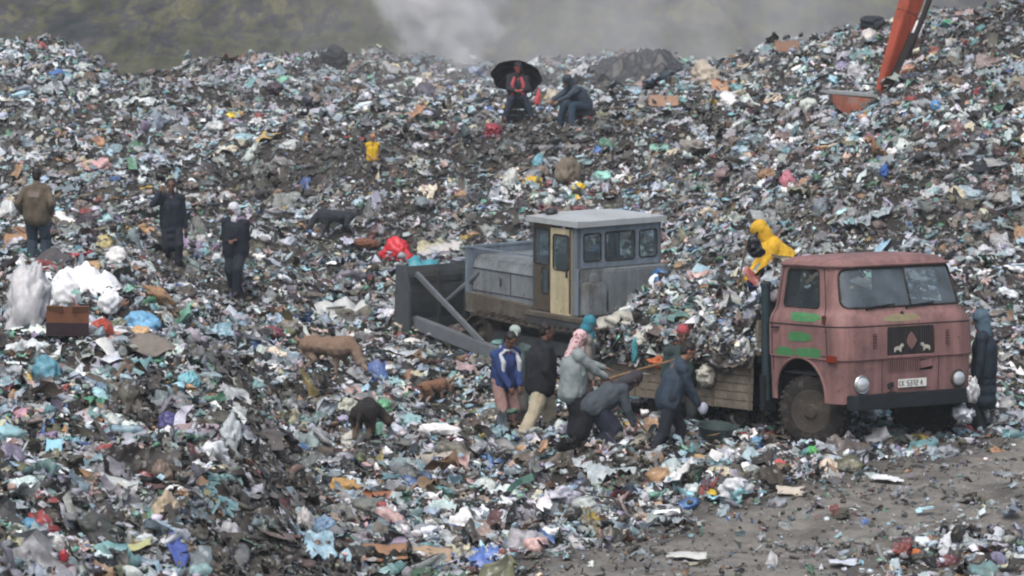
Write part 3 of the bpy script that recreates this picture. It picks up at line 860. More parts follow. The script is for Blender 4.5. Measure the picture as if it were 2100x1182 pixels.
# wheel arch lips
for (cs, cz, r_) in (arcR, arcL):
    pts = [S_truck(cs + r_ * math.cos(R(a)), cz + r_ * math.sin(R(a)), 0.004) for a in range(-6, 187, 8)]
    mb = MB(); mb.tube(pts, 0.02, n=6); mb.build("arch_lip", RED, TRUCK, smooth=True)
# patches of other paint, 3 mm proud of the door
def patch(cs, cz, a_, b_, mat_, parent=TRUCK, name="paint_patch", p=3.0, seed=0):
    Vp, Fp = [], []; n = 36; rings = 6
    for j in range(rings + 1):
        for i in range(n):
            t = 2 * math.pi * i / n
            c_, s_ = math.cos(t), math.sin(t)
            q = (abs(c_) ** p + abs(s_) ** p) ** (-1 / p) * (1 + 0.07 * math.sin(3 * t + seed) + 0.05 * math.sin(7 * t + seed * 2))
            k = j / rings
            Vp.append(S_truck(cs + a_ * q * c_ * k, cz + b_ * q * s_ * k, 0.004))
    for j in range(rings):
        for i in range(n):
            l = (i + 1) % n; Fp.append((j * n + i, j * n + l, (j + 1) * n + l, (j + 1) * n + i))
    me = bpy.data.meshes.new(name); me.from_pydata(Vp, [], Fp); bm = bmesh.new(); bm.from_mesh(me)
    bmesh.ops.remove_doubles(bm, verts=bm.verts, dist=1e-5); bmesh.ops.recalc_face_normals(bm, faces=bm.faces); bm.to_mesh(me); bm.free()
    return link_mesh(name, me, mat_, parent)
patch(s_right(-0.78), 1.765, 0.34, 0.06, GREEN, seed=1)
patch(s_right(-0.90), 1.49, 0.25, 0.065, GREEN, seed=2)
patch(s_right(-1.22), 1.27, 0.19, 0.06, GREEN, seed=3)
patch(s_right(-0.72), 1.275, 0.27, 0.072, GREEN, seed=5)
patch(s_front(-0.13), 1.75, 0.33, 0.05, OLIVE, seed=4)
# grilles: dark box behind, vertical bars, emblem and two white animals
mb = MB(); mb.box((-0.09, 0, 1.425), (0.02, 0.86, 0.46)); mb.box((-0.09, 0, 1.085), (0.02, 0.86, 0.2)); mb.build("grille_backing", DARKIN, TRUCK)
mb = MB()
for i in range(20): mb.box((0.022, -0.385 + i * 0.0405, 1.425), (0.012, 0.013, 0.41))
g1 = mb.build("grille", mat("grille_bars", "3d3a3c", 0.6, 0.2), TRUCK)
mb = MB()
for i in range(14): mb.box((0.022, -0.385 + i * 0.0405, 1.085), (0.012, 0.015, 0.15))
mb.box((0.027, 0.27, 1.10), (0.008, 0.22, 0.10), rot=(0.12, 0, 0))
g2 = mb.build("lower_grille", RED, TRUCK)
mb = MB(); mb.prism([(-0.005, 1.555), (0.055, 1.50), (0.095, 1.42), (0.05, 1.35), (0.0, 1.30), (-0.05, 1.35), (-0.09, 1.42), (-0.055, 1.50)], 0.034, 0.046, 'yz')
mb.build("emblem", RED, g1, bevel=0.004)
def beast(cy, sgn):
    poly = [(-.095, .02), (-.10, -.05), (-.07, -.055), (-.06, -.02), (.0, -.02), (.02, -.055), (.05, -.052), (.055, .0), (.07, .03), (.10, .035), (.105, .065), (.075, .085), (.05, .08), (.02, .045), (-.05, .04)]
    m_ = MB(); m_.prism([(cy + sgn * a_ * .85, 1.325 + b_ * .85) for a_, b_ in poly][::sgn], 0.032, 0.044, 'yz'); return m_.build("white_animal", mat("dull_white", "a9a69c", .7, .3, 20), g1, bevel=0.004)
beast(-0.22, 1); beast(0.25, -1)
# vents, lamps, plate, bumper, wipers
for y_ in (-0.64, 0.64):
    mb = MB(); mb.box((0.042, y_, 1.45), (0.01, 0.065, 0.20))
    v_ = mb.build("side_vent", mat("vent_brown", "4a3434", 0.7, 0.2), TRUCK, bevel=0.003)
    mb = MB()
    for i in range(5): mb.box((0.05, y_, 1.37 + i * 0.04), (0.012, 0.05, 0.012))
    mb.build("louvre", RED, v_)
for y_ in (-0.85, 0.85):
    mb = MB(); mb.lathe([(0.125, -0.02), (0.135, 0.02), (0.12, 0.035), (0.10, 0.03)], (0.0, y_, 0.86), 'x', 24)
    h_ = mb.build("headlight", CHROME if y_ < 0 else MUDDY, TRUCK, smooth=True)
    mb = MB(); mb.lathe([(0.10, 0.028), (0.095, 0.05), (0.07, 0.066), (0.035, 0.075), (0.001, 0.078)], (0.0, y_, 0.86), 'x', 24); mb.build("lens", LENS, h_, smooth=True)
mb = MB(); mb.box(Vector(S_truck(s_right(-0.24), 1.215, 0.012)), (0.21, 0.035, 0.10)); mb.build("side_indicator", AMBER, TRUCK, bevel=0.012)
mb = MB(); mb.box((0.03, 0.02, 0.845), (0.01, 0.50, 0.115)); pl = mb.build("number_plate", WHITEP, TRUCK, bevel=0.003)
# plate characters, built from small strokes
STROKE = {'C': [(1, .9, 0, .9), (0, .9, 0, .1), (0, .1, 1, .1)], 'K': [(0, 0, 0, 1), (0, .5, 1, 1), (0, .5, 1, 0)], '5': [(1, 1, 0, 1), (0, 1, 0, .5), (0, .5, 1, .5), (1, .5, 1, 0), (1, 0, 0, 0)],
 '3': [(0, 1, 1, 1), (1, 1, 1, 0), (0, .5, 1, .5), (0, 0, 1, 0)], '2': [(0, 1, 1, 1), (1, 1, 1, .5), (1, .5, 0, .5), (0, .5, 0, 0), (0, 0, 1, 0)], '7': [(0, 1, 1, 1), (1, 1, .4, 0)], 'A': [(0, 0, .5, 1), (.5, 1, 1, 0), (.2, .4, .8, .4)]}
mb = MB(); y0 = -0.215
for ch in "CK 5372 A":
    if ch == ' ': y0 += 0.032; continue
    for a_, b_, c_, d_ in STROKE[ch]:
        mb.bar((0.0375, y0 + a_ * 0.034, 0.812 + b_ * 0.066), (0.0375, y0 + c_ * 0.034, 0.812 + d_ * 0.066), 0.011, 0.003, up=(1, 0, 0))
    y0 += 0.052
mb.build("plate_writing", mat("plate_ink", "4a5058", 0.6, 0), pl)
mb = MB(); mb.box((0.03, -0.36, 0.83), (0.01, 0.10, 0.07), rot=(0.2, 0, 0)); mb.box((0.03, -0.33, 0.73), (0.012, 0.16, 0.02)); mb.build("dent_hole", BLACK, TRUCK)
mb = MB(); mb.prism([(-1.10, -0.02), (-1.10, 0.10), (-1.03, 0.15), (1.03, 0.15), (1.19, 0.05), (1.22, -0.20), (1.15, -0.20), (1.10, 0.03)], 0.52, 0.725, 'xy')
mb2 = MB(); mb2.v = [(y_, x_, z_) for x_, y_, z_ in mb.v]; mb2.f = mb.f
mb2.build("bumper", BLACK, TRUCK, bevel=0.015)
for y0, y1 in ((0.02, 0.55), (-0.75, -0.20)):
    mb = MB(); a_, b_ = Vector(S_truck(s_front(y0), 1.90, 0.03)), Vector(S_truck(s_front(y1), 1.935, 0.03)); mb.bar(a_, b_, 0.02, 0.02); mb.bar(Vector(S_truck(s_front(y0), 1.86, 0.0)), a_, 0.02, 0.02, up=(1, 0, 0)); mb.build("wiper", BLACK, TRUCK)
mb = MB(); mb.lathe([(0.02, 0), (0.03, 0.015), (0.01, 0.04)], Vector(S_truck(s_front(-0.1), 1.80, 0.0)), 'z', 8); mb.build("washer_nozzle", BLACK, TRUCK)
# interior: seats, dash, wheel, floor
mb = MB(); mb.box((-0.95, 0, 0.98), (1.2, 2.2, 0.04)); mb.box((-0.28, 0, 1.72), (0.25, 2.0, 0.18)); mb.build("dashboard", DARKIN, TRUCK)
for y_ in (-0.55, 0.55):
    mb = MB(); mb.box((-1.1, y_, 1.35), (0.5, 0.55, 0.14)); mb.box((-1.38, y_, 1.66), (0.12, 0.52, 0.55), rot=(0, -0.12, 0)); mb.build("seat", DARKIN, TRUCK, bevel=0.03)
mb = MB(); c_ = Vector((-0.62, 0.5, 1.86)); mb.tube([c_ + Vector((0.10 * math.sin(t), 0.22 * math.cos(t), 0.19 * math.sin(t))) for t in np.linspace(0, 2 * math.pi, 24, endpoint=False)], 0.014, n=6, closed=True); mb.bar(c_, c_ + Vector((0.25, 0, -0.2)), 0.03, 0.03); mb.bar(c_ + Vector((0, -0.2, 0)), c_ + Vector((0, 0.2, 0)), 0.02, 0.02); mb.build("steering_wheel", BLACK, TRUCK)
# chassis
mb = MB()
for y_ in (-0.42, 0.42): mb.box((-3.0, y_, 0.78), (5.6, 0.09, 0.2))
for x_ in (-0.3, -2.0, -3.2, -4.4, -5.6): mb.box((x_, 0, 0.78), (0.1, 0.8, 0.14))
mb.box((-0.92, 0, 0.5), (0.16, 1.8, 0.14)); mb.box((-4.1, 0, 0.5), (0.18, 1.8, 0.18)); mb.lathe([(0.16, -0.2), (0.24, -0.1), (0.24, 0.1), (0.16, 0.2)], (-4.1, 0, 0.5), 'x', 14)
mb.box((-0.75, 0, 0.9), (1.2, 0.8, 0.5)); mb.box((-2.6, -0.75, 0.66), (0.7, 0.45, 0.42)); mb.box((-2.3, 0.75, 0.7), (0.55, 0.4, 0.5))
mb.build("chassis", BLACK, TRUCK, bevel=0.01)
mb = MB()
for s_ in (-1, 1):
    prev = None
    for a_ in range(0, 181, 12):
        p_ = (-0.92 + 0.56 * math.cos(R(a_)), s_ * 0.88, 0.66 + 0.56 * math.sin(R(a_)))
        if prev: mb.bar(prev, p_, 0.45, 0.015, up=(math.cos(R(a_ - 6)), 0, math.sin(R(a_ - 6))))
        prev = p_
mb.build("inner_arch", BLACK, TRUCK)
def wheel(parent, x, y, steer=0.0, dual=False, r=0.50, w=0.27):
    o = empty("wheel", (x, y, 0.455), steer); o.parent = parent
    sgn = -1 if y < 0 else 1
    mb = MB(); pr = [(r * .60, -w / 2), (r * .78, -w / 2 - .01), (r * .93, -w / 2 + .005), (r, -w / 2 + .045), (r, w / 2 - .045), (r * .93, w / 2 - .005), (r * .78, w / 2 + .01), (r * .60, w / 2)]
    mb.lathe(pr, (0, 0, 0), 'y', 36)
    for k_ in range(36):
        a_ = 2 * math.pi * k_ / 36; q_ = Euler((0, a_, 0)).to_matrix()
        for s_ in (-1, 1):
            mb.box(q_ @ Vector((r + 0.006, s_ * w * 0.27, 0)), (0.03, w * 0.34, 0.045), rot=q_ @ Euler((s_ * 0.5, 0, 0)).to_matrix())
    mb.build("tyre", RUBBER, o, smooth=True)
    mb = MB(); f = sgn * w / 2
    mb.lathe([(r * .61, f * 1.04), (r * .58, f * 1.08), (r * .54, f * .8), (r * .48, f * .55), (r * .40, f * .50), (r * .34, f * .62), (r * .24, f * .70), (r * .22, f * 1.1), (r * .17, f * 1.25), (0.01, f * 1.28)], (0, 0, 0), 'y', 32)
    rim = mb.build("rim", MUDDY, o, smooth=True)
    mb = MB()
    for k_ in range(8):
        a_ = 2 * math.pi * k_ / 8; mb.lathe([(0.018, f * .65), (0.018, f * .95), (0.005, f * .98)], (r * .30 * math.cos(a_), 0, r * .30 * math.sin(a_)), 'y', 6)
    mb.build("wheel_nuts", BLACK, rim)
    return o
wheel(TRUCK, -0.84, -0.98, R(24)); wheel(TRUCK, -0.84, 0.98, R(24))
for y_ in (-1.0, -0.72, 0.72, 1.0): wheel(TRUCK, -4.1, y_)
# load bed with the near side let down, far side and tailboard up
mb = MB(); mb.box((-3.72, 0, 1.12), (3.7, 2.36, 0.10)); mb.box((-3.72, -0.5, 0.98), (3.6, 0.1, 0.16)); mb.box((-3.72, 0.5, 0.98), (3.6, 0.1, 0.16)); mb.build("bed_floor", BLACK, TRUCK, bevel=0.01)
def board_panel(x0, x1, y, z0, z1, nb, tilt, name="side_board"):
    o = None; mb = MB(); hz_ = (z1 - z0) / nb
    for i in range(nb):
        zc = z0 + hz_ * (i + 0.5); yy_ = y + tilt * (z1 - zc)
        mb.box(((x0 + x1) / 2, yy_, zc), (x1 - x0, 0.03, hz_ - 0.009), rot=(random.uniform(-.03, .03), 0, 0))
    o = mb.build(name, WOOD, TRUCK, bevel=0.003)
    mb = MB()
    for x_ in (x0 + 0.03, (x0 + x1) / 2, x1 - 0.03):
        mb.bar((x_, y + tilt * (z1 - z0) - 0.024, z0), (x_, y - 0.024, z1), 0.05, 0.012, up=(0, 1, 0))
    mb.build("iron_strap", mat("rusty_strap", "5d564c", 0.8, 0.3, 9), o)
    return o
board_panel(-3.70, -1.93, -1.22, 0.40, 1.12, 6, -0.04)
board_panel(-5.55, -3.76, -1.22, 0.42, 1.12, 6, -0.10)
board_panel(-5.55, -1.90, 1.20, 1.17, 1.68, 5, 0.0, "side_board")
mb = MB()
for i in range(5): mb.box((-1.87, 0, 1.22 + i * 0.1), (0.03, 2.38, 0.09))
mb.build("headboard", WOOD, TRUCK)
mb = MB()
for i in range(4): mb.box((-5.59, 0, 1.22 + i * 0.1), (0.03, 2.38, 0.09))
mb.build("tailboard", WOOD, TRUCK)
mb = MB(); mb.tube([(-1.76, -1.12, 0.55), (-1.76, -1.12, 2.17)], 0.065, n=14); mb.tube([(-1.76, -1.12, 2.15), (-1.76, -1.12, 2.20)], 0.078, n=14)
mb.build("intake_pipe", mat("dark_teal_metal", "22333a", 0.5, 0.3, 6, "4a463f", 0.2), TRUCK, smooth=True)
mb = MB(); mb.box((-1.76, -1.1, 0.66), (0.10, 0.2, 0.5)); mb.build("pipe_bracket", BLACK, TRUCK)

TH = math.atan2(-0.83, 0.557)
_c = at(1712, 880)
def place_truck():
    # front right corner of the cab stands over pixel column 1714, 49.6 m away
    Y0 = 49.35; X0 = (1728 - 1050) / FPX * Y0
    loc = Vector((0.0, -1.24, 0))
    m = Matrix.Rotation(TH, 3, 'Z')
    o = m @ loc
    TRUCK.location = (X0 - o.x, Y0 - o.y, 0.04)
    TRUCK.rotation_euler = (R(-0.6), R(-2.0), TH)
    TRUCK.scale = (1, 1.01, 1)
place_truck()
bpy.context.view_layer.update()

# rubbish heaped on the load bed and spilling over its open side
TM = Matrix.LocRotScale(TRUCK.location, TRUCK.rotation_euler, None)
def load_h(lx, ly):
    e = np.clip((lx + 5.9) / 0.7, 0, 1)
    top = 1.42 + 0.62 * np.sqrt(e) + 0.38 * np.clip((lx + 3.6) / 1.6, 0, 1)
    side = np.clip(1 - (np.abs(ly - 0.05) / 1.28) ** 3.0, 0, 1)
    P_ = np.stack([lx, ly, 0 * lx], -1)
    return 1.16 + (top - 1.16) * side * np.clip((-1.80 - lx) / 0.12, 0, 1) + 0.24 * fbm(P_ / 0.6, 3, 91) * side
lx, ly = np.meshgrid(np.linspace(-5.85, -1.86, 74), np.linspace(-1.36, 1.22, 50))
lz = load_h(lx.ravel(), ly.ravel())
edge = (np.abs(ly.ravel() + 0.05) > 1.24) | (lx.ravel() < -5.7); lz = np.where(edge, 1.0, lz)
idx = np.arange(lx.size).reshape(lx.shape)
me = np_mesh("rubbish_core", np.stack([lx.ravel(), ly.ravel(), lz], -1), np.stack([idx[:-1, :-1].ravel(), idx[:-1, 1:].ravel(), idx[1:, 1:].ravel(), idx[1:, :-1].ravel()], -1))
LOAD = empty("rubbish_load", TRUCK.location, 0); LOAD.rotation_euler = TRUCK.rotation_euler; LOAD.scale = TRUCK.scale
tag(LOAD, "heap of mixed rubbish piled on the lorry's load bed", "rubbish", kind="stuff")
core = link_mesh("heap_core", me, mat("heap_soil", "37332e", 0.9, 0.5, 5), LOAD, smooth=True); tag(core, kind="stuff")
NB = 7500
lx = rng.uniform(-5.8, -1.88, NB); ly = rng.uniform(-1.34, 1.2, NB)
lz = load_h(lx, ly); e = .05
nn = np.stack([-(load_h(lx + e, ly) - lz) / e, -(load_h(lx, ly + e) - lz) / e, np.ones(NB)], -1); nn[:, :2] *= 0.6; nn /= np.linalg.norm(nn, axis=1, keepdims=True)
size = np.clip(0.125 * np.exp(0.6 * rng.standard_normal(NB)), 0.04, 0.45)
s1 = scatter("loose_pieces", np.stack([lx, ly, lz + 0.02], -1), nn, size, np.full(NB, 0.12), tilt=0.6, parent=LOAD); tag(s1, kind="stuff")
NB = 1500
lx = rng.uniform(-5.8, -1.95, NB); lz = rng.uniform(0.0, 1, NB) ** 0.7 * 0.45 + 1.0
mask = rng.random(NB) < np.where(lx < -4.0, 1.0, 0.55); lx, lz = lx[mask], lz[mask]
lz = np.where(lx > -3.9, np.maximum(lz, 1.06), lz - 0.12 * rng.random(len(lz)))
P_ = np.stack([lx, -1.30 - 0.05 * rng.random(len(lx)) - 0.0 * lz, lz], -1)
nn = np.tile([0, -0.9, 0.4], (len(lx), 1)); nn = nn / np.linalg.norm(nn, axis=1, keepdims=True)
s2 = scatter("hanging_pieces", P_, nn, np.clip(0.12 * np.exp(0.5 * rng.standard_normal(len(lx))), 0.05, 0.4), np.full(len(lx), 0.3), tilt=0.4, parent=LOAD); tag(s2, kind="stuff")

# ================================================================== the bulldozer
DZ = empty("bulldozer")
tag(DZ, "old grey tracked bulldozer with a pale yellow cab door, its blade raised against the rubbish", "bulldozer")
GREY = mat("dozer_grey", "6e7579", rough=0.6, var=0.12, scale=2.5, dirt="4f4b43", dirt_amt=0.6, dirt_scale=1.8, bump=0.15, bump_scale=8, streak=0.5)
GREYB = mat("dozer_bluegrey", "6c7883", rough=0.55, var=0.12, scale=2.5, dirt="5f5b52", dirt_amt=0.32, dirt_scale=2.4, bump=0.1, bump_scale=8, streak=0.4)
ROOFM = mat("dozer_roof", "9ea4a6", rough=0.5, var=0.10, scale=2, dirt="77756c", dirt_amt=0.35, dirt_scale=3)
YEL = mat("door_yellow", "aea588", rough=0.6, var=0.10, scale=3, dirt="6c6248", dirt_amt=0.4, dirt_scale=3.5, streak=0.35)
BLADE = mat("blade_steel", "34393c", rough=0.6, var=0.3, scale=3, dirt="3c3833", dirt_amt=0.6, dirt_scale=2.0, bump=0.3, bump_scale=10)
STEEL = mat("arm_steel", "5f656a", rough=0.55, var=0.2, scale=4, dirt="5b574f", dirt_amt=0.4, dirt_scale=5)
TRACK = mat("track_steel", "35322e", rough=0.8, var=0.35, scale=8, dirt="5a5146", dirt_amt=0.6, dirt_scale=6, bump=0.5, bump_scale=14)
MUDG = mat("muddy_grey", "5d5d58", rough=0.8, var=0.25, scale=3, dirt="4a4238", dirt_amt=0.9, dirt_scale=2.2, bump=0.4, bump_scale=10, streak=0.4)
# hood
mb = MB(); mb.prism([(-0.78, 0.90), (0.78, 0.90), (0.78, 1.66), (0.72, 1.82), (0.58, 1.89), (-0.58, 1.89), (-0.72, 1.82), (-0.78, 1.66)], 0.12, 2.12, 'yz')
mb.build("hood", GREY, DZ, bevel=0.02)
mb = MB()
for y_ in (-0.785, 0.785):
    mb.box((1.12, y_, 1.66), (1.95, 0.014, 0.016)); mb.box((0.95, y_ * 1.0, 1.45), (0.012, 0.012, 0.40)); mb.box((1.25, y_ * 1.0, 1.46), (0.03, 0.03, 0.14)); mb.box((1.12, y_, 1.25), (1.95, 0.014, 0.014))
mb.build("hood_seam", mat("dark_seam", "34373a", 0.8, 0.1), DZ)
mb = MB(); mb.box((2.20, 0, 1.45), (0.10, 1.72, 1.12)); mb.box((2.20, 0, 2.02), (0.12, 1.76, 0.06)); mb.build("radiator_guard", GREYB, DZ, bevel=0.015)
mb = MB()
for i in range(10): mb.box((2.26, 0, 1.05 + i * 0.085), (0.02, 1.2, 0.03))
mb.build("radiator_grille", BLACK, DZ)
mb = MB()
for y_ in (-0.66, 0.66): mb.bar((2.20, y_ * 1.2, 2.03), (0.1, y_ * 1.2, 2.03), 0.03, 0.03)
mb.build("guard_rail", GREYB, DZ)
mb = MB(); mb.tube([(0.95, 0.2, 1.86), (0.95, 0.2, 2.12)], 0.05, n=10); mb.tube([(0.5, -0.1, 1.86), (0.5, -0.1, 1.98)], 0.09, n=12); mb.build("exhaust", BLACK, DZ, smooth=True)
# side apron and fenders over the tracks
mb = MB()
for s_ in (-1, 1):
    mb.prism([(-1.6, 1.02), (0.14, 1.02), (0.14, 1.10), (-1.6, 1.10)], s_ * 0.55, s_ * 1.10, 'xz')
    mb.prism([(2.15, 0.86), (2.15, 1.22), (0.145, 1.14), (0.145, 0.78)], s_ * 0.79, s_ * 0.93, 'xz')
mb.build("fender", MUDG, DZ, bevel=0.01)
mb = MB()
for s_ in (-1, 1): mb.prism([(-1.6, 0.78), (0.1, 0.80), (0.1, 1.015), (-1.6, 1.015)], s_ * 1.04, s_ * 1.095, 'xz')
mb.build("side_skirt", BLADE, DZ, bevel=0.01)
# cab frame: each wall a frame with real window openings
def wall(name, P0, U, Vv, w, h, openings, mat_, parent, t=0.05, corner=0.05):
    """planar wall with rounded window openings; P0 corner, U and Vv unit axes"""
    P0, U, Vv = Vector(P0), Vector(U).normalized(), Vector(Vv).normalized()
    sv_ = list(np.linspace(0, w, int(w / 0.035) + 1)); zv_ = list(np.linspace(0, h, int(h / 0.035) + 1))
    S = lambda s, z: P0 + U * s + Vv * z
    hs = [rrect_sd(cx, cz, hx, hz_, corner) for cx, cz, hx, hz_ in openings]
    Vw, kp, hfs = shell(S, sv_, zv_, hs, closed=False)
    o = solid_from(Vw, kp, name, mat_, parent, t, smooth=False)
    nrm = U.cross(Vv).normalized()
    for (cx, cz, hx, hz_), fcs in zip(openings, hfs):
        vv, ff = sub_mesh([Vector(v) for v in Vw], fcs)
        me = bpy.data.meshes.new("window"); me.from_pydata([tuple(v - nrm * 0.0) for v in vv], [], ff)
        g = link_mesh("window", me, DGLASS2, parent)
        m_ = MB(); m_.tube([S(*p) for p in outline('rr', lambda s, z: (s, z), cx=cx, cz=cz, hx=hx, hz=hz_, r=corner)], 0.016, n=6, closed=True); m_.build("window_seal", RUBBER, g)
    return o
DGLASS2 = glass_mat("cab_glass", alpha=0.45, milk=srgb("56656a"), rough=0.1)
X0c, X1c, Wc, Zb, Zt = -1.22, 0.10, 0.93, 1.12, 2.68
wall("rear_wall", (X0c, Wc, 1.95), (0, -1, 0), (0, 0, 1), 2 * Wc, 0.73, [(0.31, 0.36, 0.19, 0.24), (0.93, 0.36, 0.33, 0.25), (1.57, 0.36, 0.20, 0.24)], GREYB, DZ)
wall("front_wall", (X1c, -Wc, Zb), (0, 1, 0), (0, 0, 1), 2 * Wc, Zt - Zb, [(0.45, 1.18, 0.32, 0.26), (1.41, 1.18, 0.32, 0.26)], GREYB, DZ)
wall("right_wall", (X1c, -Wc, Zb), (-1, 0, 0), (0, 0, 1), 1.32, Zt - Zb, [(0.33, 1.1, 0.2, 0.33), (0.92, 1.1, 0.26, 0.33)], GREYB, DZ)
wall("left_wall", (X0c, Wc, Zb), (1, 0, 0), (0, 0, 1), 0.16, Zt - Zb, [], GREYB, DZ)
FRB = mat("brown_frame", "4a4238", 0.8, 0.3, 8)
wall("front_quarter_panel", (-0.47, Wc, Zb), (1, 0, 0), (0, 0, 1), 0.57, Zt - Zb, [(0.30, 1.14, 0.21, 0.31), (0.20, 0.54, 0.10, 0.23)], FRB, DZ)
dr = wall("door", (-1.06, Wc + 0.03, Zb - 0.02), (1, 0, 0), (0, 0, 1), 0.60, 1.52, [(0.30, 1.10, 0.22, 0.31)], YEL, DZ)
mb = MB(); mb.box((-1.01, Wc + 0.10, 1.86), (0.03, 0.03, 0.16)); mb.build("handle", BLACK, dr)
mb = MB(); mb.box((-1.075, Wc + 0.075, 1.9), (0.03, 0.02, 1.5)); mb.build("door_edge", FRB, dr)
# roof with overhang and a shallow crown
mb = MB(); a0, a1, w_ = X0c - 0.07, X1c + 0.10, Wc + 0.07
rf = []
xs_, ys_ = np.linspace(a0, a1, 9), np.linspace(-w_, w_, 9)
for yy_ in ys_:
    for xx_ in xs_:
        e1 = 1 - abs((xx_ - (a0 + a1) / 2) / ((a1 - a0) / 2)) ** 4; e2 = 1 - abs(yy_ / w_) ** 4
        rf.append((xx_, yy_, Zt + 0.10 + 0.07 * e1 * e2))
Fr = [(j * 9 + i, j * 9 + i + 1, (j + 1) * 9 + i + 1, (j + 1) * 9 + i) for j in range(8) for i in range(8)]
mb.add(rf, Fr)
mb.box(((a0 + a1) / 2, 0, Zt + 0.05), (a1 - a0 + 0.01, 2 * w_ + 0.01, 0.10))
mb.build("roof", ROOFM, DZ, smooth=True, sharp=25)
mb = MB(); mb.tube([(-0.2, 0.75, Zt + 0.1), (-0.2, 0.75, Zt + 0.18), (-0.2, 0.75, Zt + 0.24)], [0.06, 0.13, 0.08], n=10); mb.build("roof_lamp", BLACK, DZ, smooth=True)
# rear tank, canister, seat back, floor
mb = MB(); mb.box((-1.37, -0.24, 1.52), (0.26, 1.36, 0.82)); mb.box((-1.225, 0, 1.52), (0.06, 1.84, 0.86)); mb.build("fuel_tank", GREY, DZ, bevel=0.05)
mb = MB(); mb.box((-1.40, 0.72, 1.42), (0.28, 0.38, 0.58)); mb.tube([(-1.40, 0.72, 1.70), (-1.40, 0.72, 1.86)], 0.09, n=10); mb.build("oil_box", GREY, DZ, bevel=0.03)
mb = MB(); mb.box((-0.56, 0, 1.10), (1.25, 1.8, 0.05)); mb.build("cab_floor", DARKIN, DZ)
mb = MB(); mb.box((-0.75, 0, 1.55), (0.5, 0.55, 0.15)); mb.box((-1.0, 0, 1.85), (0.12, 0.5, 0.5)); mb.box((-0.1, 0, 1.6), (0.2, 1.2, 0.7)); mb.build("driver_seat", DARKIN, DZ, bevel=0.03)
# tracks
def track(y):
    o = None; w = 0.46; rz_, zc, xa, xb_ = 0.40, 0.48, -1.55, 1.45
    path = []
    for i in range(61):
        path.append((xa + (xb_ - xa) * i / 60, zc - rz_, 0))
    n = 14
    for i in range(1, n): a_ = -math.pi / 2 + math.pi * i / n; path.append((xb_ + rz_ * math.cos(a_), zc + rz_ * math.sin(a_), 1))
    for i in range(61): path.append((xb_ - (xb_ - xa) * i / 60, zc + rz_ - 0.04 * math.sin(math.pi * i / 60), 2))
    for i in range(1, n): a_ = math.pi / 2 + math.pi * i / n; path.append((xa + rz_ * math.cos(a_), zc + rz_ * math.sin(a_), 3))
    L_ = [0]
    for p, q in zip(path, path[1:]): L_.append(L_[-1] + math.hypot(q[0] - p[0], q[1] - p[1]))
    N_ = 42; mb = MB()
    for k_ in range(N_):
        t = L_[-1] * k_ / N_; px_ = np.interp(t, L_, [p[0] for p in path]); pz_ = np.interp(t, L_, [p[1] for p in path])
        t2 = min(L_[-1], t + 0.05); qx = np.interp(t2, L_, [p[0] for p in path]); qz = np.interp(t2, L_, [p[1] for p in path])
        a_ = math.atan2(qz - pz_, qx - px_); rot = Euler((0, -a_, 0)).to_matrix()
        mb.box((px_, y, pz_), (0.185, w, 0.035), rot=rot); mb.box(Vector((px_, y, pz_)) + rot @ Vector((0.06, 0, -0.04)), (0.03, w, 0.06), rot=rot)
    o = mb.build("track", TRACK, DZ)
    for (x_, r_) in ((xa, 0.36), (xb_, 0.35), (-0.95, .14), (-0.5, .14), (0, .14), (0.45, .14), (0.9, .14)):
        mb = MB(); zz_ = zc if r_ > .2 else zc - rz_ + .16
        mb.lathe([(r_, -0.12), (r_, 0.12), (r_ * .7, 0.13), (r_ * .6, 0.06), (r_ * .3, 0.08), (r_ * .2, 0.18)] if y > 0 else [(r_, 0.12), (r_, -0.12), (r_ * .7, -0.13), (r_ * .6, -0.06), (r_ * .3, -0.08), (r_ * .2, -0.18)], (x_, y, zz_), 'y', 20)
        mb.build("sprocket" if r_ > .2 else "road_wheel", TRACK, o, smooth=True)
    mb = MB(); mb.box((0, y, 0.5), (2.5, 0.22, 0.25)); mb.build("track_frame", BLADE, o, bevel=0.02)
track(0.94); track(-0.94)
mb = MB(); mb.box((0, 0, 0.75), (3.2, 1.3, 0.55)); mb.build("belly", BLADE, DZ, bevel=0.03)
# blade, push arms, braces, lift rams
prof = []
for i in range(9):
    a_ = -0.9 + 1.8 * i / 8; prof.append((3.27 - 0.35 * math.cos(a_) , 0.98 + 0.66 * math.sin(a_) / math.sin(0.9)))
back = [(x_ - 0.05, z_) for x_, z_ in prof][::-1]
mb = MB(); mb.prism(prof + back, -1.68, 1.68, 'xz')
bl = mb.build("blade", BLADE, DZ)
mb = MB()
for s_ in (-1, 1): mb.prism([(2.80, 0.30), (3.30, 0.28), (3.22, 1.66), (2.98, 1.68), (2.80, 1.2)], s_ * 1.66, s_ * 1.72, 'xz')
mb.build("end_plate", mat("end_plate_steel", "454b4f", .65, .3, 3, "3a342e", .5, 3), bl, bevel=0.008)
mb = MB(); mb.bar((2.92, -1.6, 0.6), (2.92, 1.6, 0.6), 0.12, 0.16); mb.bar((2.94, -1.6, 1.4), (2.94, 1.6, 1.4), 0.10, 0.12)
for y_ in (-1.0, -0.4, 0.4, 1.0): mb.bar((2.90, y_, 0.4), (2.92, y_, 1.55), 0.06, 0.14, up=(1, 0, 0))
mb.build("stiffener", BLADE, bl)
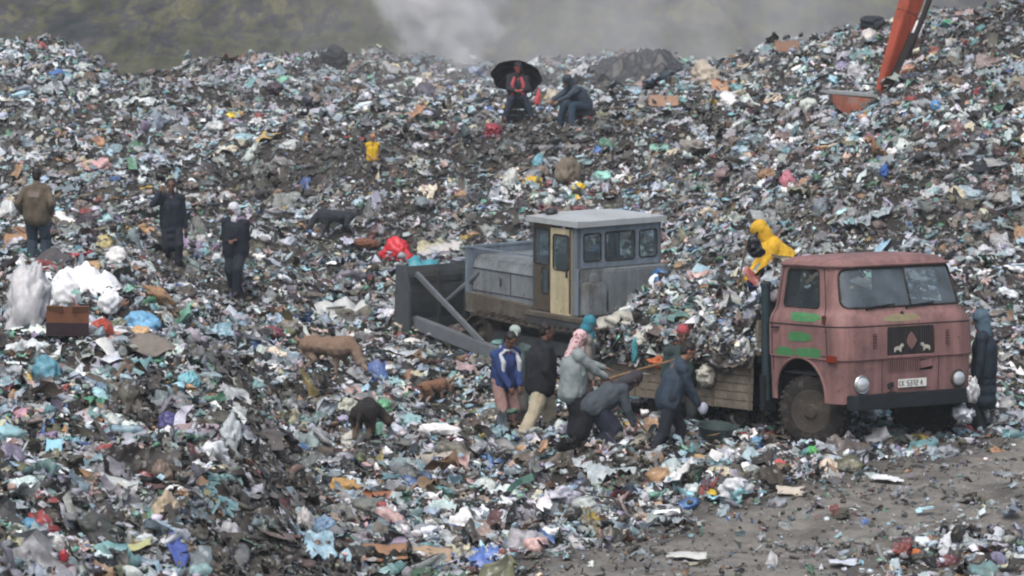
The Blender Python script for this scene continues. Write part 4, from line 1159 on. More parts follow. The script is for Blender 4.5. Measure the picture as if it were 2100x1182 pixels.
for s_ in (-1, 1):
    mb = MB(); mb.bar((2.94, s_ * 1.52, 0.62), (-0.15, s_ * 1.42, 0.22), 0.16, 0.24); pa = mb.build("push_arm", STEEL, DZ, bevel=0.012)
    mb = MB(); mb.bar((2.87, s_ * 1.50, 1.52), (0.9, s_ * 1.44, 0.45), 0.08, 0.09); mb.build("brace", STEEL, DZ, bevel=0.01)
    mb = MB(); mb.tube([(1.9, s_ * 0.75, 1.6), (2.87, s_ * 0.9, 0.9)], 0.05, n=10); mb.build("lift_ram", STEEL, DZ, smooth=True)
def place_dozer():
    TD = math.atan2(0.80, -0.60)
    m = Matrix.Rotation(TD, 3, 'Z')
    o = m @ Vector((-1.22, 0.93, 0)) * 0.94           # rear left corner of the cab
    Y0 = 60.0; X0 = (1186 - 1050) / FPX * Y0
    DZ.location = (X0 - o.x, Y0 - o.y, -0.18)
    DZ.rotation_euler = (R(-1.0), R(-1.5), TD); DZ.scale = (0.94, 0.94, 0.94)
place_dozer()

# ================================================================== the excavator
EX = empty("excavator")
tag(EX, "orange excavator reaching its arm and bucket down onto the rubbish at the top right", "excavator")
OR = mat("excavator_orange", "a24c36", rough=0.45, var=0.15, scale=2, dirt="6b3a2a", dirt_amt=0.45, dirt_scale=3, streak=0.4)
ORD = mat("excavator_dark", "2c2526", rough=0.6, var=0.3, scale=4)
pb = at(1772, 212); Yb = pb.y
def exp_(px, py, y=Yb):
    xx_ = (px - 1050) / FPX * y / math.cos(TP); return Vector((xx_, y, zpix(py, y)))
tip = exp_(1796, 205); top = exp_(1910, -140)
EX.location = tip
ax_ = (top - tip); Lx = ax_.length; axn = ax_.normalized()
mb = MB(); mb.bar((0, 0, 0), ax_ * 0.52, 0.16, 0.16, up=(0.6, -0.8, 0), w2=0.42, h2=0.34); mb.bar(ax_ * 0.52, ax_ * 1.12, 0.42, 0.34, up=(0.6, -0.8, 0), w2=0.40, h2=0.34)
stick = mb.build("stick", OR, EX, bevel=0.02)
side = -axn.cross(Vector((0, 1, 0))).normalized()
side = side if side.x > 0 else -side
mb = MB(); mb.bar(side * 0.10 + Vector((0, -0.02, 0)), side * 0.26 + ax_ * 0.42 + Vector((0, -0.02, 0)), 0.16, 0.24, up=(0, 1, 0), w2=0.14, h2=0.40); mb.build("dark_web", ORD, stick, bevel=0.01)
mb = MB(); mb.tube([side * 0.32 + ax_ * 0.3, side * 0.42 + ax_ * 0.95], 0.06, n=10); mb.build("bucket_ram", ORD, stick)
# bucket to the left of the stick foot
mb = MB(); bp_ = []
for i in range(11):
    a_ = math.pi * (0.02 + 0.98 * i / 10); bp_.append((-0.52 + 0.50 * math.cos(a_), 0.42 - 0.46 * math.sin(a_)))
inner = [(-0.52 + (x_ + 0.52) * 0.93, 0.42 + (z_ - 0.42) * 0.93) for x_, z_ in bp_][::-1]
mb.prism(bp_ + inner, -0.5, 0.5, 'xz'); mb.prism(bp_, -0.52, -0.49, 'xz'); mb.prism(bp_, 0.49, 0.52, 'xz')
bk = mb.build("bucket", mat("bucket_paint", "8f5240", .6, .3, 3, "7c7a76", .6, 2.5, streak=.4), EX); bk.location = (-0.05, 0, -0.36); bk.rotation_euler = (0, 0.08, 0)
mb = MB(); mb.box((-0.54, 0, 0.455), (1.02, 1.06, 0.07)); 
for i in range(5): mb.box((-1.08, -0.42 + i * 0.21, 0.44), (0.14, 0.07, 0.05))
mb.build("bucket_lip", mat("worn_steel", "8b9092", 0.45, 0.2, 6), bk, bevel=0.01)
# boom, house and tracks stand to the right, outside the frame
boom0 = ax_ * 1.05; base = Vector((7.2, 4.5, -0.3 + 1.0))
mb = MB(); k1 = boom0 + Vector((2.4, 1.2, 1.2)); mb.bar(boom0, k1, 0.4, 0.4, w2=0.6, h2=0.45); mb.bar(k1, base + Vector((-1.2, -0.6, 0.6)), 0.6, 0.45, w2=0.45, h2=0.5); mb.build("boom", OR, EX, bevel=0.03)
mb = MB(); mb.box(base + Vector((0.6, 0.3, 0.9)), (3.0, 2.4, 1.1)); mb.box(base + Vector((2.2, 0.3, 0.9)), (0.8, 2.5, 1.2)); hs_ = mb.build("house", OR, EX, bevel=0.12)
mb = MB(); mb.box(base + Vector((-0.6, -0.9, 1.2)), (1.3, 0.9, 1.7)); mb.build("cab", ORD, EX, bevel=0.08)
for s_ in (-1, 1):
    mb = MB(); mb.prism([(-1.7, 0.1), (-1.4, -0.35), (1.4, -0.35), (1.7, 0.1), (1.4, 0.4), (-1.4, 0.4)], -0.25, 0.25, 'xz'); t_ = mb.build("track", ORD, EX, bevel=0.05); t_.location = base + Vector((0.5, 0.3 + s_ * 1.0, -0.1))

def split_islands(name, parent=None):
    """a mesh made of mirrored or repeated pieces becomes one object per piece"""
    for o in [o for o in bpy.data.objects if o.type == 'MESH' and o.name.split('.')[0] in name]:
        me = o.data; n = len(me.vertices); par = list(range(n))
        def find(a):
            while par[a] != a: par[a] = par[par[a]]; a = par[a]
            return a
        for p in me.polygons:
            r0 = find(p.vertices[0])
            for v in p.vertices[1:]: par[find(v)] = r0
        comp = {}
        for i in range(n): comp.setdefault(find(i), []).append(i)
        cs = [(c, np.array([me.vertices[i].co[:] for i in c])) for c in comp.values()]
        cs = [[c, P_.min(0) - 0.012, P_.max(0) + 0.012] for c, P_ in cs]
        merged = True
        while merged:
            merged = False
            for i in range(len(cs)):
                for j in range(i + 1, len(cs)):
                    if (cs[i][1] <= cs[j][2]).all() and (cs[j][1] <= cs[i][2]).all():
                        cs[i] = [cs[i][0] + cs[j][0], np.minimum(cs[i][1], cs[j][1]), np.maximum(cs[i][2], cs[j][2])]; cs.pop(j); merged = True; break
                if merged: break
        if len(cs) < 2: continue
        for c, _, _ in cs[1:]:
            keepv = set(c); bm = bmesh.new(); bm.from_mesh(me); bm.verts.ensure_lookup_table()
            bmesh.ops.delete(bm, geom=[v for v in bm.verts if v.index not in keepv], context='VERTS')
            m2 = bpy.data.meshes.new(o.name.split('.')[0]); bm.to_mesh(m2); bm.free(); m2.materials.append(me.materials[0])
            c2 = link_mesh(o.name.split('.')[0], m2, None, o.parent); c2.location = o.location; c2.rotation_euler = o.rotation_euler
        keepv = set(cs[0][0]); bm = bmesh.new(); bm.from_mesh(me); bm.verts.ensure_lookup_table()
        bmesh.ops.delete(bm, geom=[v for v in bm.verts if v.index not in keepv], context='VERTS'); bm.to_mesh(me); bm.free()
split_islands({"end_plate", "side_skirt", "iron_strap", "fender", "guard_rail", "inner_arch", "louvre", "wheel_nuts", "heap_x", "hood_seam", "door_seam", "exhaust", "dent_hole", "stiffener", "grille_backing", "seat"})
# ------------------------------------------------------------------ people and animals
def capsule(mb, a, b, r0, r1, n=12, rings=4):
    a, b = Vector(a), Vector(b)
    t = b - a; L_ = t.length; t = t.normalized() if L_ > 1e-6 else Vector((0, 0, 1))
    u = Vector((0, 0, 1)) if abs(t.z) < 0.9 else Vector((1, 0, 0)); u = (u - t * u.dot(t)).normalized(); w = t.cross(u)
    prof = []
    for i in range(rings + 1):
        an = math.pi / 2 * i / rings; prof.append((-r0 * math.cos(an), r0 * math.sin(an)))
    for i in range(rings + 1):
        an = math.pi / 2 * i / rings; prof.append((L_ + r1 * math.sin(an), r1 * math.cos(an)))
    base = len(mb.v)
    for h, r_ in prof:
        for k in range(n):
            an = 2 * math.pi * k / n
            mb.v.append(tuple(a + t * h + (u * math.cos(an) + w * math.sin(an)) * max(r_, 1e-4)))
    for i in range(len(prof) - 1):
        for k in range(n):
            l = (k + 1) % n; mb.f.append((base + i * n + k, base + i * n + l, base + (i + 1) * n + l, base + (i + 1) * n + k))
    mb.f.append(tuple(base + k for k in range(n))[::-1]); mb.f.append(tuple(base + (len(prof) - 1) * n + k for k in range(n)))

def ellip(mb, c, rad, rot=None, sub=2):
    V, F = ICO[sub]; M = rot if rot is not None else Matrix.Identity(3)
    mb.add([Vector(c) + M @ Vector((v[0] * rad[0], v[1] * rad[1], v[2] * rad[2])) for v in V], [tuple(f) for f in F])

def fuse(name, mb, vox, mat_, parent, smooth_it=4, wrinkle=0.0, wscale=9.0, seed=0, stretch=(1, 1, 1)):
    """union of overlapping solids as one continuous skin, with small folds"""
    me = bpy.data.meshes.new(name); me.from_pydata([tuple(v) for v in mb.v], [], mb.f)
    bm = bmesh.new(); bm.from_mesh(me); bmesh.ops.recalc_face_normals(bm, faces=bm.faces); bm.to_mesh(me); bm.free()
    o = bpy.data.objects.new(name, me); COL.objects.link(o)
    md = o.modifiers.new("r", 'REMESH'); md.mode = 'VOXEL'; md.voxel_size = vox; md.adaptivity = 0
    if smooth_it:
        ms = o.modifiers.new("s", 'SMOOTH'); ms.factor = 0.5; ms.iterations = smooth_it
    dg = bpy.context.evaluated_depsgraph_get(); dg.update()
    ev = o.evaluated_get(dg); m2 = bpy.data.meshes.new_from_object(ev)
    bpy.data.objects.remove(o); bpy.data.meshes.remove(me)
    n = len(m2.vertices); co = np.empty(n * 3, np.float32); m2.vertices.foreach_get("co", co); co = co.reshape(-1, 3)
    if wrinkle > 0 and n:
        no = np.empty(n * 3, np.float32); m2.vertices.foreach_get("normal", no); no = no.reshape(-1, 3)
        d = fbm(co * np.array(stretch) * wscale + seed * 3.1, 3, 200 + seed); d2 = 1 - 2 * np.abs(fbm(co * np.array(stretch) * wscale * 0.6 + 9 + seed, 2, 300 + seed))
        co = co + no * (wrinkle * (0.6 * d + 0.6 * (d2 - 0.5)))[:, None]
        m2.vertices.foreach_set("co", co.astype(np.float32).ravel())
    m2.name = name; m2.materials.clear(); m2.materials.append(mat_)
    m2.update()
    return link_mesh(name, m2, None, parent, smooth=True)

def ik(a, b, l1, l2, pole):
    a, b, pole = Vector(a), Vector(b), Vector(pole)
    d = b - a; L_ = d.length
    if L_ > (l1 + l2) * 0.995: b = a + d.normalized() * (l1 + l2) * 0.995; d = b - a; L_ = d.length
    x = (l1 * l1 - l2 * l2 + L_ * L_) / (2 * L_); h = math.sqrt(max(0, l1 * l1 - x * x))
    t = d.normalized(); p = pole - t * pole.dot(t); p = p.normalized() if p.length > 1e-5 else Vector((1, 0, 0))
    return a + t * x + p * h, b

def cloth(hexc, rough=0.85): return mat("cloth_" + hexc, hexc, rough=rough, var=0.22, scale=9, dirt="5a544a", dirt_amt=0.12, dirt_scale=5, bump=0.25, bump_scale=40)
SKIN = mat("skin", "84604f", rough=0.55, var=0.1, scale=8)
SKIND = mat("skin_dark", "664a3d", rough=0.55, var=0.1, scale=8)
HAIR = mat("hair_black", "1b1714", rough=0.6, var=0.25, scale=30)
EYE = mat("eye_dark", "15110f", rough=0.3, var=0)
LIP = mat("lip", "6b3a34", rough=0.5, var=0)
SHOE = mat("shoe_dark", "26221f", rough=0.6, var=0.3, scale=10, dirt="5a544a", dirt_amt=0.5)

def person(label, loc, facing, scale=1.0, lean=0, hip=0.92, hipx=0.0, twist=0, look=0, nod=0, lh=None, rh=None, lf=None, rf=None,
           top="333a44", topkind="jacket", bottom="2c3440", bottomkind="trousers", cover=None, covercol="bbb", hairc=None, skin=None, group=None,
           cat="person", baggy=1.0, face=True, toplen=0.0, shoes=True, seed=1, hood=False, gloves=None, sidelean=0, rpole=None):
    """person frame: +X forward, +Y the person's left; facing in degrees (-90 looks at the camera)"""
    root = empty("person", loc, R(facing)); root.scale = (scale,) * 3
    tag(root, label, cat, group)
    skin = skin or SKIN
    H = Vector((hipx, 0, hip))
    ca, sa = math.cos(R(lean)), math.sin(R(lean))
    upv = (Vector((sa, math.sin(R(sidelean)), ca))).normalized()
    fw = Vector((ca, 0, -sa))
    Mt = Matrix.Rotation(R(twist), 3, upv)
    left = Mt @ Vector((0, 1, 0)); fw = Mt @ fw
    chest = H + upv * 0.30; neck0 = H + upv * 0.50; 
    neck1 = neck0 + (upv * 0.6 + Vector((0, 0, 0.3)) + fw * 0.2).normalized() * 0.09
    Mh = Euler((0, R(nod), R(look + twist))).to_matrix()
    headc = neck1 + Mh @ Vector((0.025, 0, 0.115))
    shL, shR = neck0 - upv * 0.055 + left * 0.185, neck0 - upv * 0.055 - left * 0.185
    lh = Vector(lh) if lh else shL + Vector((0.05, 0.09, -0.54)); rh = Vector(rh) if rh else shR + Vector((0.05, -0.09, -0.54))
    lf = Vector(lf) if lf else Vector((0.0, 0.11, 0.08)); rf = Vector(rf) if rf else Vector((0.02, -0.11, 0.08))
    elL, lh = ik(shL, lh, 0.29, 0.26, left * 0.5 - fw * 0.7 - Vector((0, 0, 0.5))); elR, rh = ik(shR, rh, 0.29, 0.26, Vector(rpole) if rpole else -left * 0.5 - fw * 0.7 - Vector((0, 0, 0.5)))
    hjL, hjR = H + Vector((0, 0.095, -0.03)), H + Vector((0, -0.095, -0.03))
    knL, lf = ik(hjL, lf, 0.43, 0.43, Vector((1, 0.15, 0.1))); knR, rf = ik(hjR, rf, 0.43, 0.43, Vector((1, -0.15, 0.1)))
    # body: one continuous skin from head to feet with fingers
    b = MB()
    ellip(b, headc + Mh @ Vector((-0.008, 0, 0.03)), (0.098, 0.077, 0.095), Mh); ellip(b, headc + Mh @ Vector((0.022, 0, -0.045)), (0.068, 0.058, 0.072), Mh)
    capsule(b, headc + Mh @ Vector((0.088, 0, 0.012)), headc + Mh @ Vector((0.108, 0, -0.022)), 0.009, 0.015)          # nose
    capsule(b, headc + Mh @ Vector((0.07, 0, -0.095)), headc + Mh @ Vector((0.072, 0, -0.09)), 0.022, 0.022)          # chin
    for s_ in (-1, 1): ellip(b, headc + Mh @ Vector((-0.005, s_ * 0.08, -0.005)), (0.018, 0.010, 0.031), Mh)            # ears
    for s_ in (-1, 1): capsule(b, headc + Mh @ Vector((0.08, s_ * 0.018, 0.032)), headc + Mh @ Vector((0.066, s_ * 0.05, 0.03)), 0.011, 0.01)   # brow
    capsule(b, neck0 - upv * 0.03, headc + Mh @ Vector((-0.01, 0, -0.05)), 0.058, 0.052)
    capsule(b, H, chest, 0.115, 0.125); capsule(b, chest, neck0 - upv * 0.05, 0.125, 0.10); capsule(b, shL, shR, 0.06, 0.06)
    for sh, el, ha, kn, hj, ft, sg in ((shL, elL, lh, knL, hjL, lf, 1), (shR, elR, rh, knR, hjR, rf, -1)):
        capsule(b, sh, el, 0.052, 0.040); capsule(b, el, ha, 0.040, 0.026)
        d = (ha - el).normalized(); sdv = d.cross(Vector((0, 0, 1)) if abs(d.z) < .8 else fw).normalized(); nrm = d.cross(sdv)
        palm = ha + d * 0.045
        Mp = Matrix((d, sdv, nrm)).transposed(); ellip(b, palm, (0.050, 0.040, 0.017), Mp)
        for k, (off, ln) in enumerate(((-0.030, .068), (-0.010, .078), (0.010, .072), (0.029, .056))):
            p0 = ha + d * 0.078 + sdv * off; p1 = p0 + (d * 0.9 + nrm * (0.25 + .05 * k)).normalized() * ln * .5; p2 = p1 + (d * 0.5 + nrm * 0.85).normalized() * ln * .5
            capsule(b, p0, p1, 0.0105, 0.0098, 8, 2); capsule(b, p1, p2, 0.0098, 0.0085, 8, 2)
        q0 = ha + d * 0.035 - sdv * 0.034; q1 = q0 + (d * 0.6 - sdv * 0.7 + nrm * .2).normalized() * 0.034; capsule(b, q0, q1, 0.013, 0.011, 8, 2); capsule(b, q1, q1 + (d * 0.9 + nrm * .4).normalized() * 0.028, 0.011, 0.009, 8, 2)
        capsule(b, hj, kn, 0.078, 0.052); capsule(b, kn, ft, 0.050, 0.036); capsule(b, ft, ft + Vector((0.12, 0, -0.03)), 0.036, 0.028)
    body = fuse("body", b, 0.0085, skin, root, 2)
    if face:
        for s_ in (-1, 1):
            m_ = MB(); ellip(m_, headc + Mh @ Vector((0.082, s_ * 0.032, 0.012)), (0.010, 0.014, 0.008), Mh, 1); m_.build("eye", EYE, body, smooth=True)
        m_ = MB(); ellip(m_, headc + Mh @ Vector((0.090, 0, -0.058)), (0.008, 0.024, 0.007), Mh, 1); m_.build("mouth", LIP, body, smooth=True)
    # hair or head cover
    if hairc:
        m_ = MB(); ellip(m_, headc + Mh @ Vector((-0.026, 0, 0.052)), (0.100, 0.090, 0.088), Mh); ellip(m_, headc + Mh @ Vector((-0.052, 0, -0.005)), (0.065, 0.080, 0.085), Mh)
        fuse("hair", m_, 0.010, hairc, root, 1, 0.008, 40, seed)
    if cover == "scarf":
        m_ = MB(); ellip(m_, headc + Mh @ Vector((-0.022, 0, 0.035)), (0.112, 0.100, 0.108), Mh); ellip(m_, headc + Mh @ Vector((-0.035, 0, -0.05)), (0.095, 0.092, 0.10), Mh)
        capsule(m_, headc + Mh @ Vector((-0.05, 0, -0.06)), neck0 - fw * 0.10 - upv * 0.07, 0.095, 0.06); capsule(m_, headc + Mh @ Vector((0.03, 0, -0.12)), neck0 + fw * 0.05, 0.055, 0.075)
        cm = covercol if not isinstance(covercol, str) else cloth(covercol); fuse("headscarf", m_, 0.012, cm, root, 2, 0.010, 18, seed)
    if cover == "cap":
        m_ = MB(); ellip(m_, headc + Mh @ Vector((-0.008, 0, 0.075)), (0.110, 0.090, 0.070), Mh); capsule(m_, headc + Mh @ Vector((0.07, 0, 0.058)), headc + Mh @ Vector((0.135, 0, 0.045)), 0.03, 0.02)
        fuse("cap", m_, 0.010, cloth(covercol), root, 1, 0.004, 30, seed)
    if cover == "beanie":
        m_ = MB(); ellip(m_, headc + Mh @ Vector((-0.015, 0, 0.065)), (0.108, 0.092, 0.088), Mh); fuse("knit_hat", m_, 0.010, cloth(covercol), root, 1, 0.006, 40, seed)
    if cover == "hood" or hood:
        m_ = MB(); ellip(m_, headc + Mh @ Vector((-0.03, 0, 0.045)), (0.125, 0.112, 0.115), Mh); capsule(m_, headc + Mh @ Vector((-0.045, 0, -0.03)), neck0 - upv * 0.02, 0.105, 0.10)
        fuse("hood", m_, 0.012, cloth(covercol if cover == "hood" else top), root, 2, 0.012, 14, seed)
    # clothes
    k = baggy; tm = top if not isinstance(top, str) else cloth(top)
    if topkind:
        m_ = MB(); W_ = 0.15 * k
        for s_ in (-1, 1):
            capsule(m_, H + left * s_ * 0.055 - upv * (0.02 + toplen), chest + left * s_ * 0.05, W_ * (0.98 + toplen * 0.5), W_)
            capsule(m_, chest + left * s_ * 0.05, neck0 - upv * 0.085 + left * s_ * 0.06, W_, 0.105)
        capsule(m_, shL, shR, 0.088, 0.088); capsule(m_, shL * .6 + neck0 * .4, shR * .6 + neck0 * .4, 0.085, 0.085); capsule(m_, neck0 - upv * 0.06, neck0 + upv * 0.025, 0.10, 0.082)
        sl = {"vest": 0.25}.get(topkind, 1.0)
        for sh, el, ha in ((shL, elL, lh), (shR, elR, rh)):
            if sl == 1.0:
                capsule(m_, sh, el, 0.072 * k ** .5, 0.060 * k ** .5); capsule(m_, el, el + (ha - el) * 0.92, 0.060 * k ** .5, 0.044 * k ** .5)
        fuse({"jacket": "jacket", "coat": "coat", "sweater": "sweater", "vest": "vest", "raincoat": "raincoat"}[topkind], m_, 0.012, tm, root, 2, 0.030, 9, seed, (1, 1, .6))
    if topkind == "coat":
        m_ = MB(); prof = []
        for i in range(4): 
            t = i / 3; c_ = H - upv * 0.0 - Vector((0, 0, 0.42 * t)); 
            ellip(m_, c_, (0.17 + .02 * t, 0.19 + .03 * t, 0.14), None)
        fuse("coat_skirt", m_, 0.014, tm, root, 3, 0.016, 7, seed, (1, 1, .4))
    bmt = bottom if not isinstance(bottom, str) else cloth(bottom)
    m_ = MB()
    if bottomkind == "trousers":
        capsule(m_, hjL + Vector((0, 0, 0.05)), hjR + Vector((0, 0, 0.05)), 0.115, 0.115)
        for hj, kn, ft in ((hjL, knL, lf), (hjR, knR, rf)):
            capsule(m_, hj, kn, 0.098 * k, 0.076 * k); capsule(m_, kn, ft, 0.074 * k, 0.062 * k)
        fuse("trousers", m_, 0.012, bmt, root, 2, 0.026, 9, seed + 1, (1, 1, .5))
    elif bottomkind == "skirt":
        mid = (knL + knR) / 2; low = (lf + rf) / 2; low = mid + (low - mid) * 0.55
        for s_ in (-1, 1):
            capsule(m_, H + Vector((0, s_ * .06, 0)), mid + Vector((0, s_ * .09, 0)), 0.135, 0.15); capsule(m_, mid + Vector((0, s_ * .09, 0)), low + Vector((0, s_ * .10, 0)), 0.15, 0.135)
            capsule(m_, hjL if s_ > 0 else hjR, knL if s_ > 0 else knR, 0.10, 0.10)
        capsule(m_, mid, low, 0.16, 0.15)
        fuse("skirt", m_, 0.013, bmt, root, 2, 0.030, 8, seed + 1, (1, 1, .25))
        m_ = MB()
        for kn, ft in ((knL, lf), (knR, rf)): capsule(m_, kn, ft, 0.058, 0.045)
        fuse("stockings", m_, 0.012, cloth("4a4640"), root, 1)
    if shoes:
        for ft in (lf, rf):
            m_ = MB(); capsule(m_, ft + Vector((-0.03, 0, -0.03)), ft + Vector((0.14, 0, -0.045)), 0.048, 0.040); capsule(m_, ft + Vector((0, 0, 0.02)), ft + Vector((0.01, 0, -0.03)), 0.05, 0.05)
            fuse("shoe", m_, 0.012, SHOE, root, 1)
    if gloves:
        for ha, el in ((lh, elL), (rh, elR)):
            d = (ha - el).normalized(); m_ = MB(); capsule(m_, ha - d * .02, ha + d * 0.07, 0.034, 0.03); capsule(m_, ha + d * .07, ha + d * .15 , 0.028, 0.016)
            fuse("glove", m_, 0.010, cloth(gloves), root, 1)
    J = dict(root=root, neck0=neck0, headc=headc, Mh=Mh, lh=lh, rh=rh, elL=elL, elR=elR, H=H, chest=chest, upv=upv, left=left, fw=fw, knL=knL, knR=knR)
    return J
def towld(J, p):
    r_ = J["root"]; return Vector(r_.location) + Matrix.Rotation(r_.rotation_euler.z, 3, 'Z') @ (Vector(p) * r_.scale[0])
def stand(px, py, dz=0.0):
    p = at(px, py); return (p.x, p.y, p.z + dz)
def placed(px, y, z=None):
    x_ = (px - 1050) / FPX * y / math.cos(TP); return (x_, y, on_ground(x_, y) if z is None else z)
def stripe_on(J, parent_name, pts, r, mat_, name):
    m_ = MB(); m_.tube(pts, r, n=6); return m_.build(name, mat_, J["root"], smooth=True)

# patterned scarf and the two-tone jacket
FLORAL = bpy.data.materials.new("floral_scarf"); FLORAL.use_nodes = True
_N, _L = FLORAL.node_tree.nodes, FLORAL.node_tree.links; _b = _N["Principled BSDF"]; _b.inputs["Roughness"].default_value = 0.8
_tc = _N.new("ShaderNodeTexCoord"); _v = _N.new("ShaderNodeTexVoronoi"); _v.inputs["Scale"].default_value = 22; _L.new(_tc.outputs["Object"], _v.inputs["Vector"])
_r = _N.new("ShaderNodeValToRGB"); _L.new(_v.outputs["Distance"], _r.inputs[0]); _e = _r.color_ramp.elements
_e[0].position = .28; _e[0].color = (*srgb("8e4a55"), 1); _e[1].position = .42; _e[1].color = (*srgb("c9aeb0"), 1); _L.new(_r.outputs[0], _b.inputs["Base Color"])

# --- by the lorry
GR1 = "people sorting rubbish beside the lorry"
J = person("person in a blue and white jacket and dusty pink trousers, leftmost beside the lorry", placed(1033, 52.2, -0.21), -55, 0.93, lean=6, nod=38, look=8,
           lh=(0.30, 0.10, 0.86), rh=(0.30, -0.08, 0.84), top="263a6b", topkind="jacket", bottom="8c716d", hairc=HAIR, baggy=1.12, skin=SKIND, group=GR1, seed=2)
WS = cloth("b4b9c2")
for sh_s in (-1, 1):
    base_ = J["neck0"]; m_ = MB()
    sh = J["neck0"] - J["upv"] * .02 + J["left"] * sh_s * .10 + J["fw"] * 0.075; e_ = J["elL"] if sh_s > 0 else J["elR"]
    m_.tube([J["neck0"] + J["left"] * sh_s * .05 + J["fw"] * .09 + J["upv"] * .02, sh + J["left"] * sh_s * .05 - J["upv"] * .03, (sh + e_) / 2 + J["fw"] * .07 + J["left"] * sh_s * .02, e_ + J["fw"] * .045 + J["left"] * sh_s * .0], [0.022, 0.035, 0.042, 0.03], n=8)
    m_.build("sleeve_panel", WS, J["root"], smooth=True)
m_ = MB(); m_.tube([J["neck0"] + J["fw"] * (.085 * math.cos(t)) + J["left"] * (.085 * math.sin(t)) + J["upv"] * (.03 - .02 * math.cos(t)) for t in np.linspace(0, 2 * math.pi, 14, endpoint=False)], 0.016, n=6, closed=True); m_.build("collar", WS, J["root"], smooth=True)
person("person in a black sweater and baggy cream trousers, seen from behind among the sorters", placed(1108, 51.6, -0.18), 22, 1.0, lean=4, nod=8, look=-14,
       lh=(0.30, 0.12, 0.95), rh=(0.10, -0.22, 0.86), top="15191f", topkind="sweater", bottom="aca48f", hairc=HAIR, baggy=1.38, skin=SKIND, group=GR1, seed=3, toplen=0.04,
       lf=(0.22, 0.16, 0.08), rf=(-0.36, -0.14, 0.08))
person("person in a pale cap, mostly hidden behind the person in the blue and white jacket", placed(1054, 53.2, -0.34), -80, 0.98, nod=20, top="4b5a58", topkind="jacket", bottom="4a4a48", cover="cap", covercol="93a09b", hairc=HAIR, group=GR1, seed=4)
JW = person("person in a pink flowered headscarf and grey jacket reaching a pole over the load", placed(1178, 50.9, -0.16), 18, 0.97, lean=7, nod=14, look=0, hipx=-0.04,
       lh=(0.66, 0.16, 1.10), rh=(0.50, -0.10, 1.02), top="7f8a8b", topkind="jacket", bottom="1a1c22", bottomkind="skirt", cover="scarf", covercol=FLORAL, group=GR1, baggy=1.25, seed=5, toplen=0.05)
person("person in a bright teal headscarf behind the flowered headscarf", placed(1192, 53.0, -0.20), 10, 0.99, nod=10, lean=8, top="6e6a66", topkind="jacket", bottom="3c3a3a", cover="scarf", covercol="2f7486", group=GR1, seed=6)
JB = person("person in a dark grey jacket and navy skirt bent double with a hoe", placed(1222, 49.9, -0.20), 8, 0.94, lean=58, nod=50, hip=0.84, hipx=-0.02,
       lh=(0.62, 0.16, 0.52), rh=(0.58, -0.16, 0.44), top="3e474e", topkind="jacket", bottom="1f2432", bottomkind="skirt", cover="scarf", covercol="37363c", group=GR1, baggy=1.18, seed=7, lf=(0.05, .12, .08), rf=(0.12, -.1, .08))
JS = person("person in a dark blue tracksuit striding past the load bed", placed(1374, 49.7, -0.20), 14, 1.02, lean=19, nod=30, look=-10, hipx=-0.02, hip=0.88,
       lh=(0.42, 0.20, 0.82), rh=(0.46, -0.12, 0.62), top="2c3947", topkind="jacket", bottom="1c212a", hairc=HAIR, skin=SKIN, group=GR1, seed=8, baggy=1.08, lf=(0.12, .10, .06), rf=(-0.38, -.10, .10), gloves=None)
m_ = MB(); ellip(m_, JS["rh"] + Vector((0.06, 0, -0.05)), (0.07, 0.05, 0.09)); fuse("work_glove", m_, 0.012, cloth("9aa0b0"), JS["root"], 1, 0.01, 14)
person("person in a red knitted cap with a dark covered face, behind the striding person", placed(1399, 52.0, -0.26), -82, 1.0, nod=12, top="2a3a3a", topkind="jacket", bottom="2a2d30", cover="beanie", covercol="96464d", skin=SKIND, group=GR1, seed=9)
person("person in a dark hooded coat half hidden behind the front of the lorry", placed(2020, 51.4, -0.03), 160, 1.02, nod=14, top="1b2833", topkind="coat", bottom="171c22", cover="hood", covercol="4a6070", group=None, seed=10, baggy=1.15)
# tools held
def pole(name, a, b, r, label, mat_, head=None):
    a, b = Vector(a), Vector(b); root = empty(name, a); tag(root, label, "tool")
    m_ = MB(); m_.tube([(0, 0, 0), (b - a) * .5 + Vector((0, 0, .01)), b - a], r, n=8); m_.build("shaft", mat_, root, smooth=True)
    if head:
        d = b - a; m_ = MB(); m_.box(d, (0.16, 0.12, 0.03), rot=(0.4, 0.7, 0)); m_.build("hoe_blade", BLADE, root, bevel=0.004)
WOODP = mat("pole_wood", "6f5a42", rough=0.8, var=0.3, scale=12)
h1 = towld(JW, JW["rh"] + Vector((0.07, 0.02, -0.02)))
dd_ = Vector((1, 0.15, 0.27)).normalized()
pole("pole", h1 - dd_ * 0.15, h1 + dd_ * 0.95, 0.018, "brown wooden pole held out over the load by the person in the flowered headscarf", WOODP)
h1 = towld(JB, JB["lh"] + Vector((0.04, 0, 0))); pole("hoe", h1 + Vector((-0.22, 0.05, 0.28)), h1 + Vector((0.42, -0.1, -0.50)), 0.017, "hoe with a wooden shaft pushed into the rubbish by the bent person", WOODP, True)
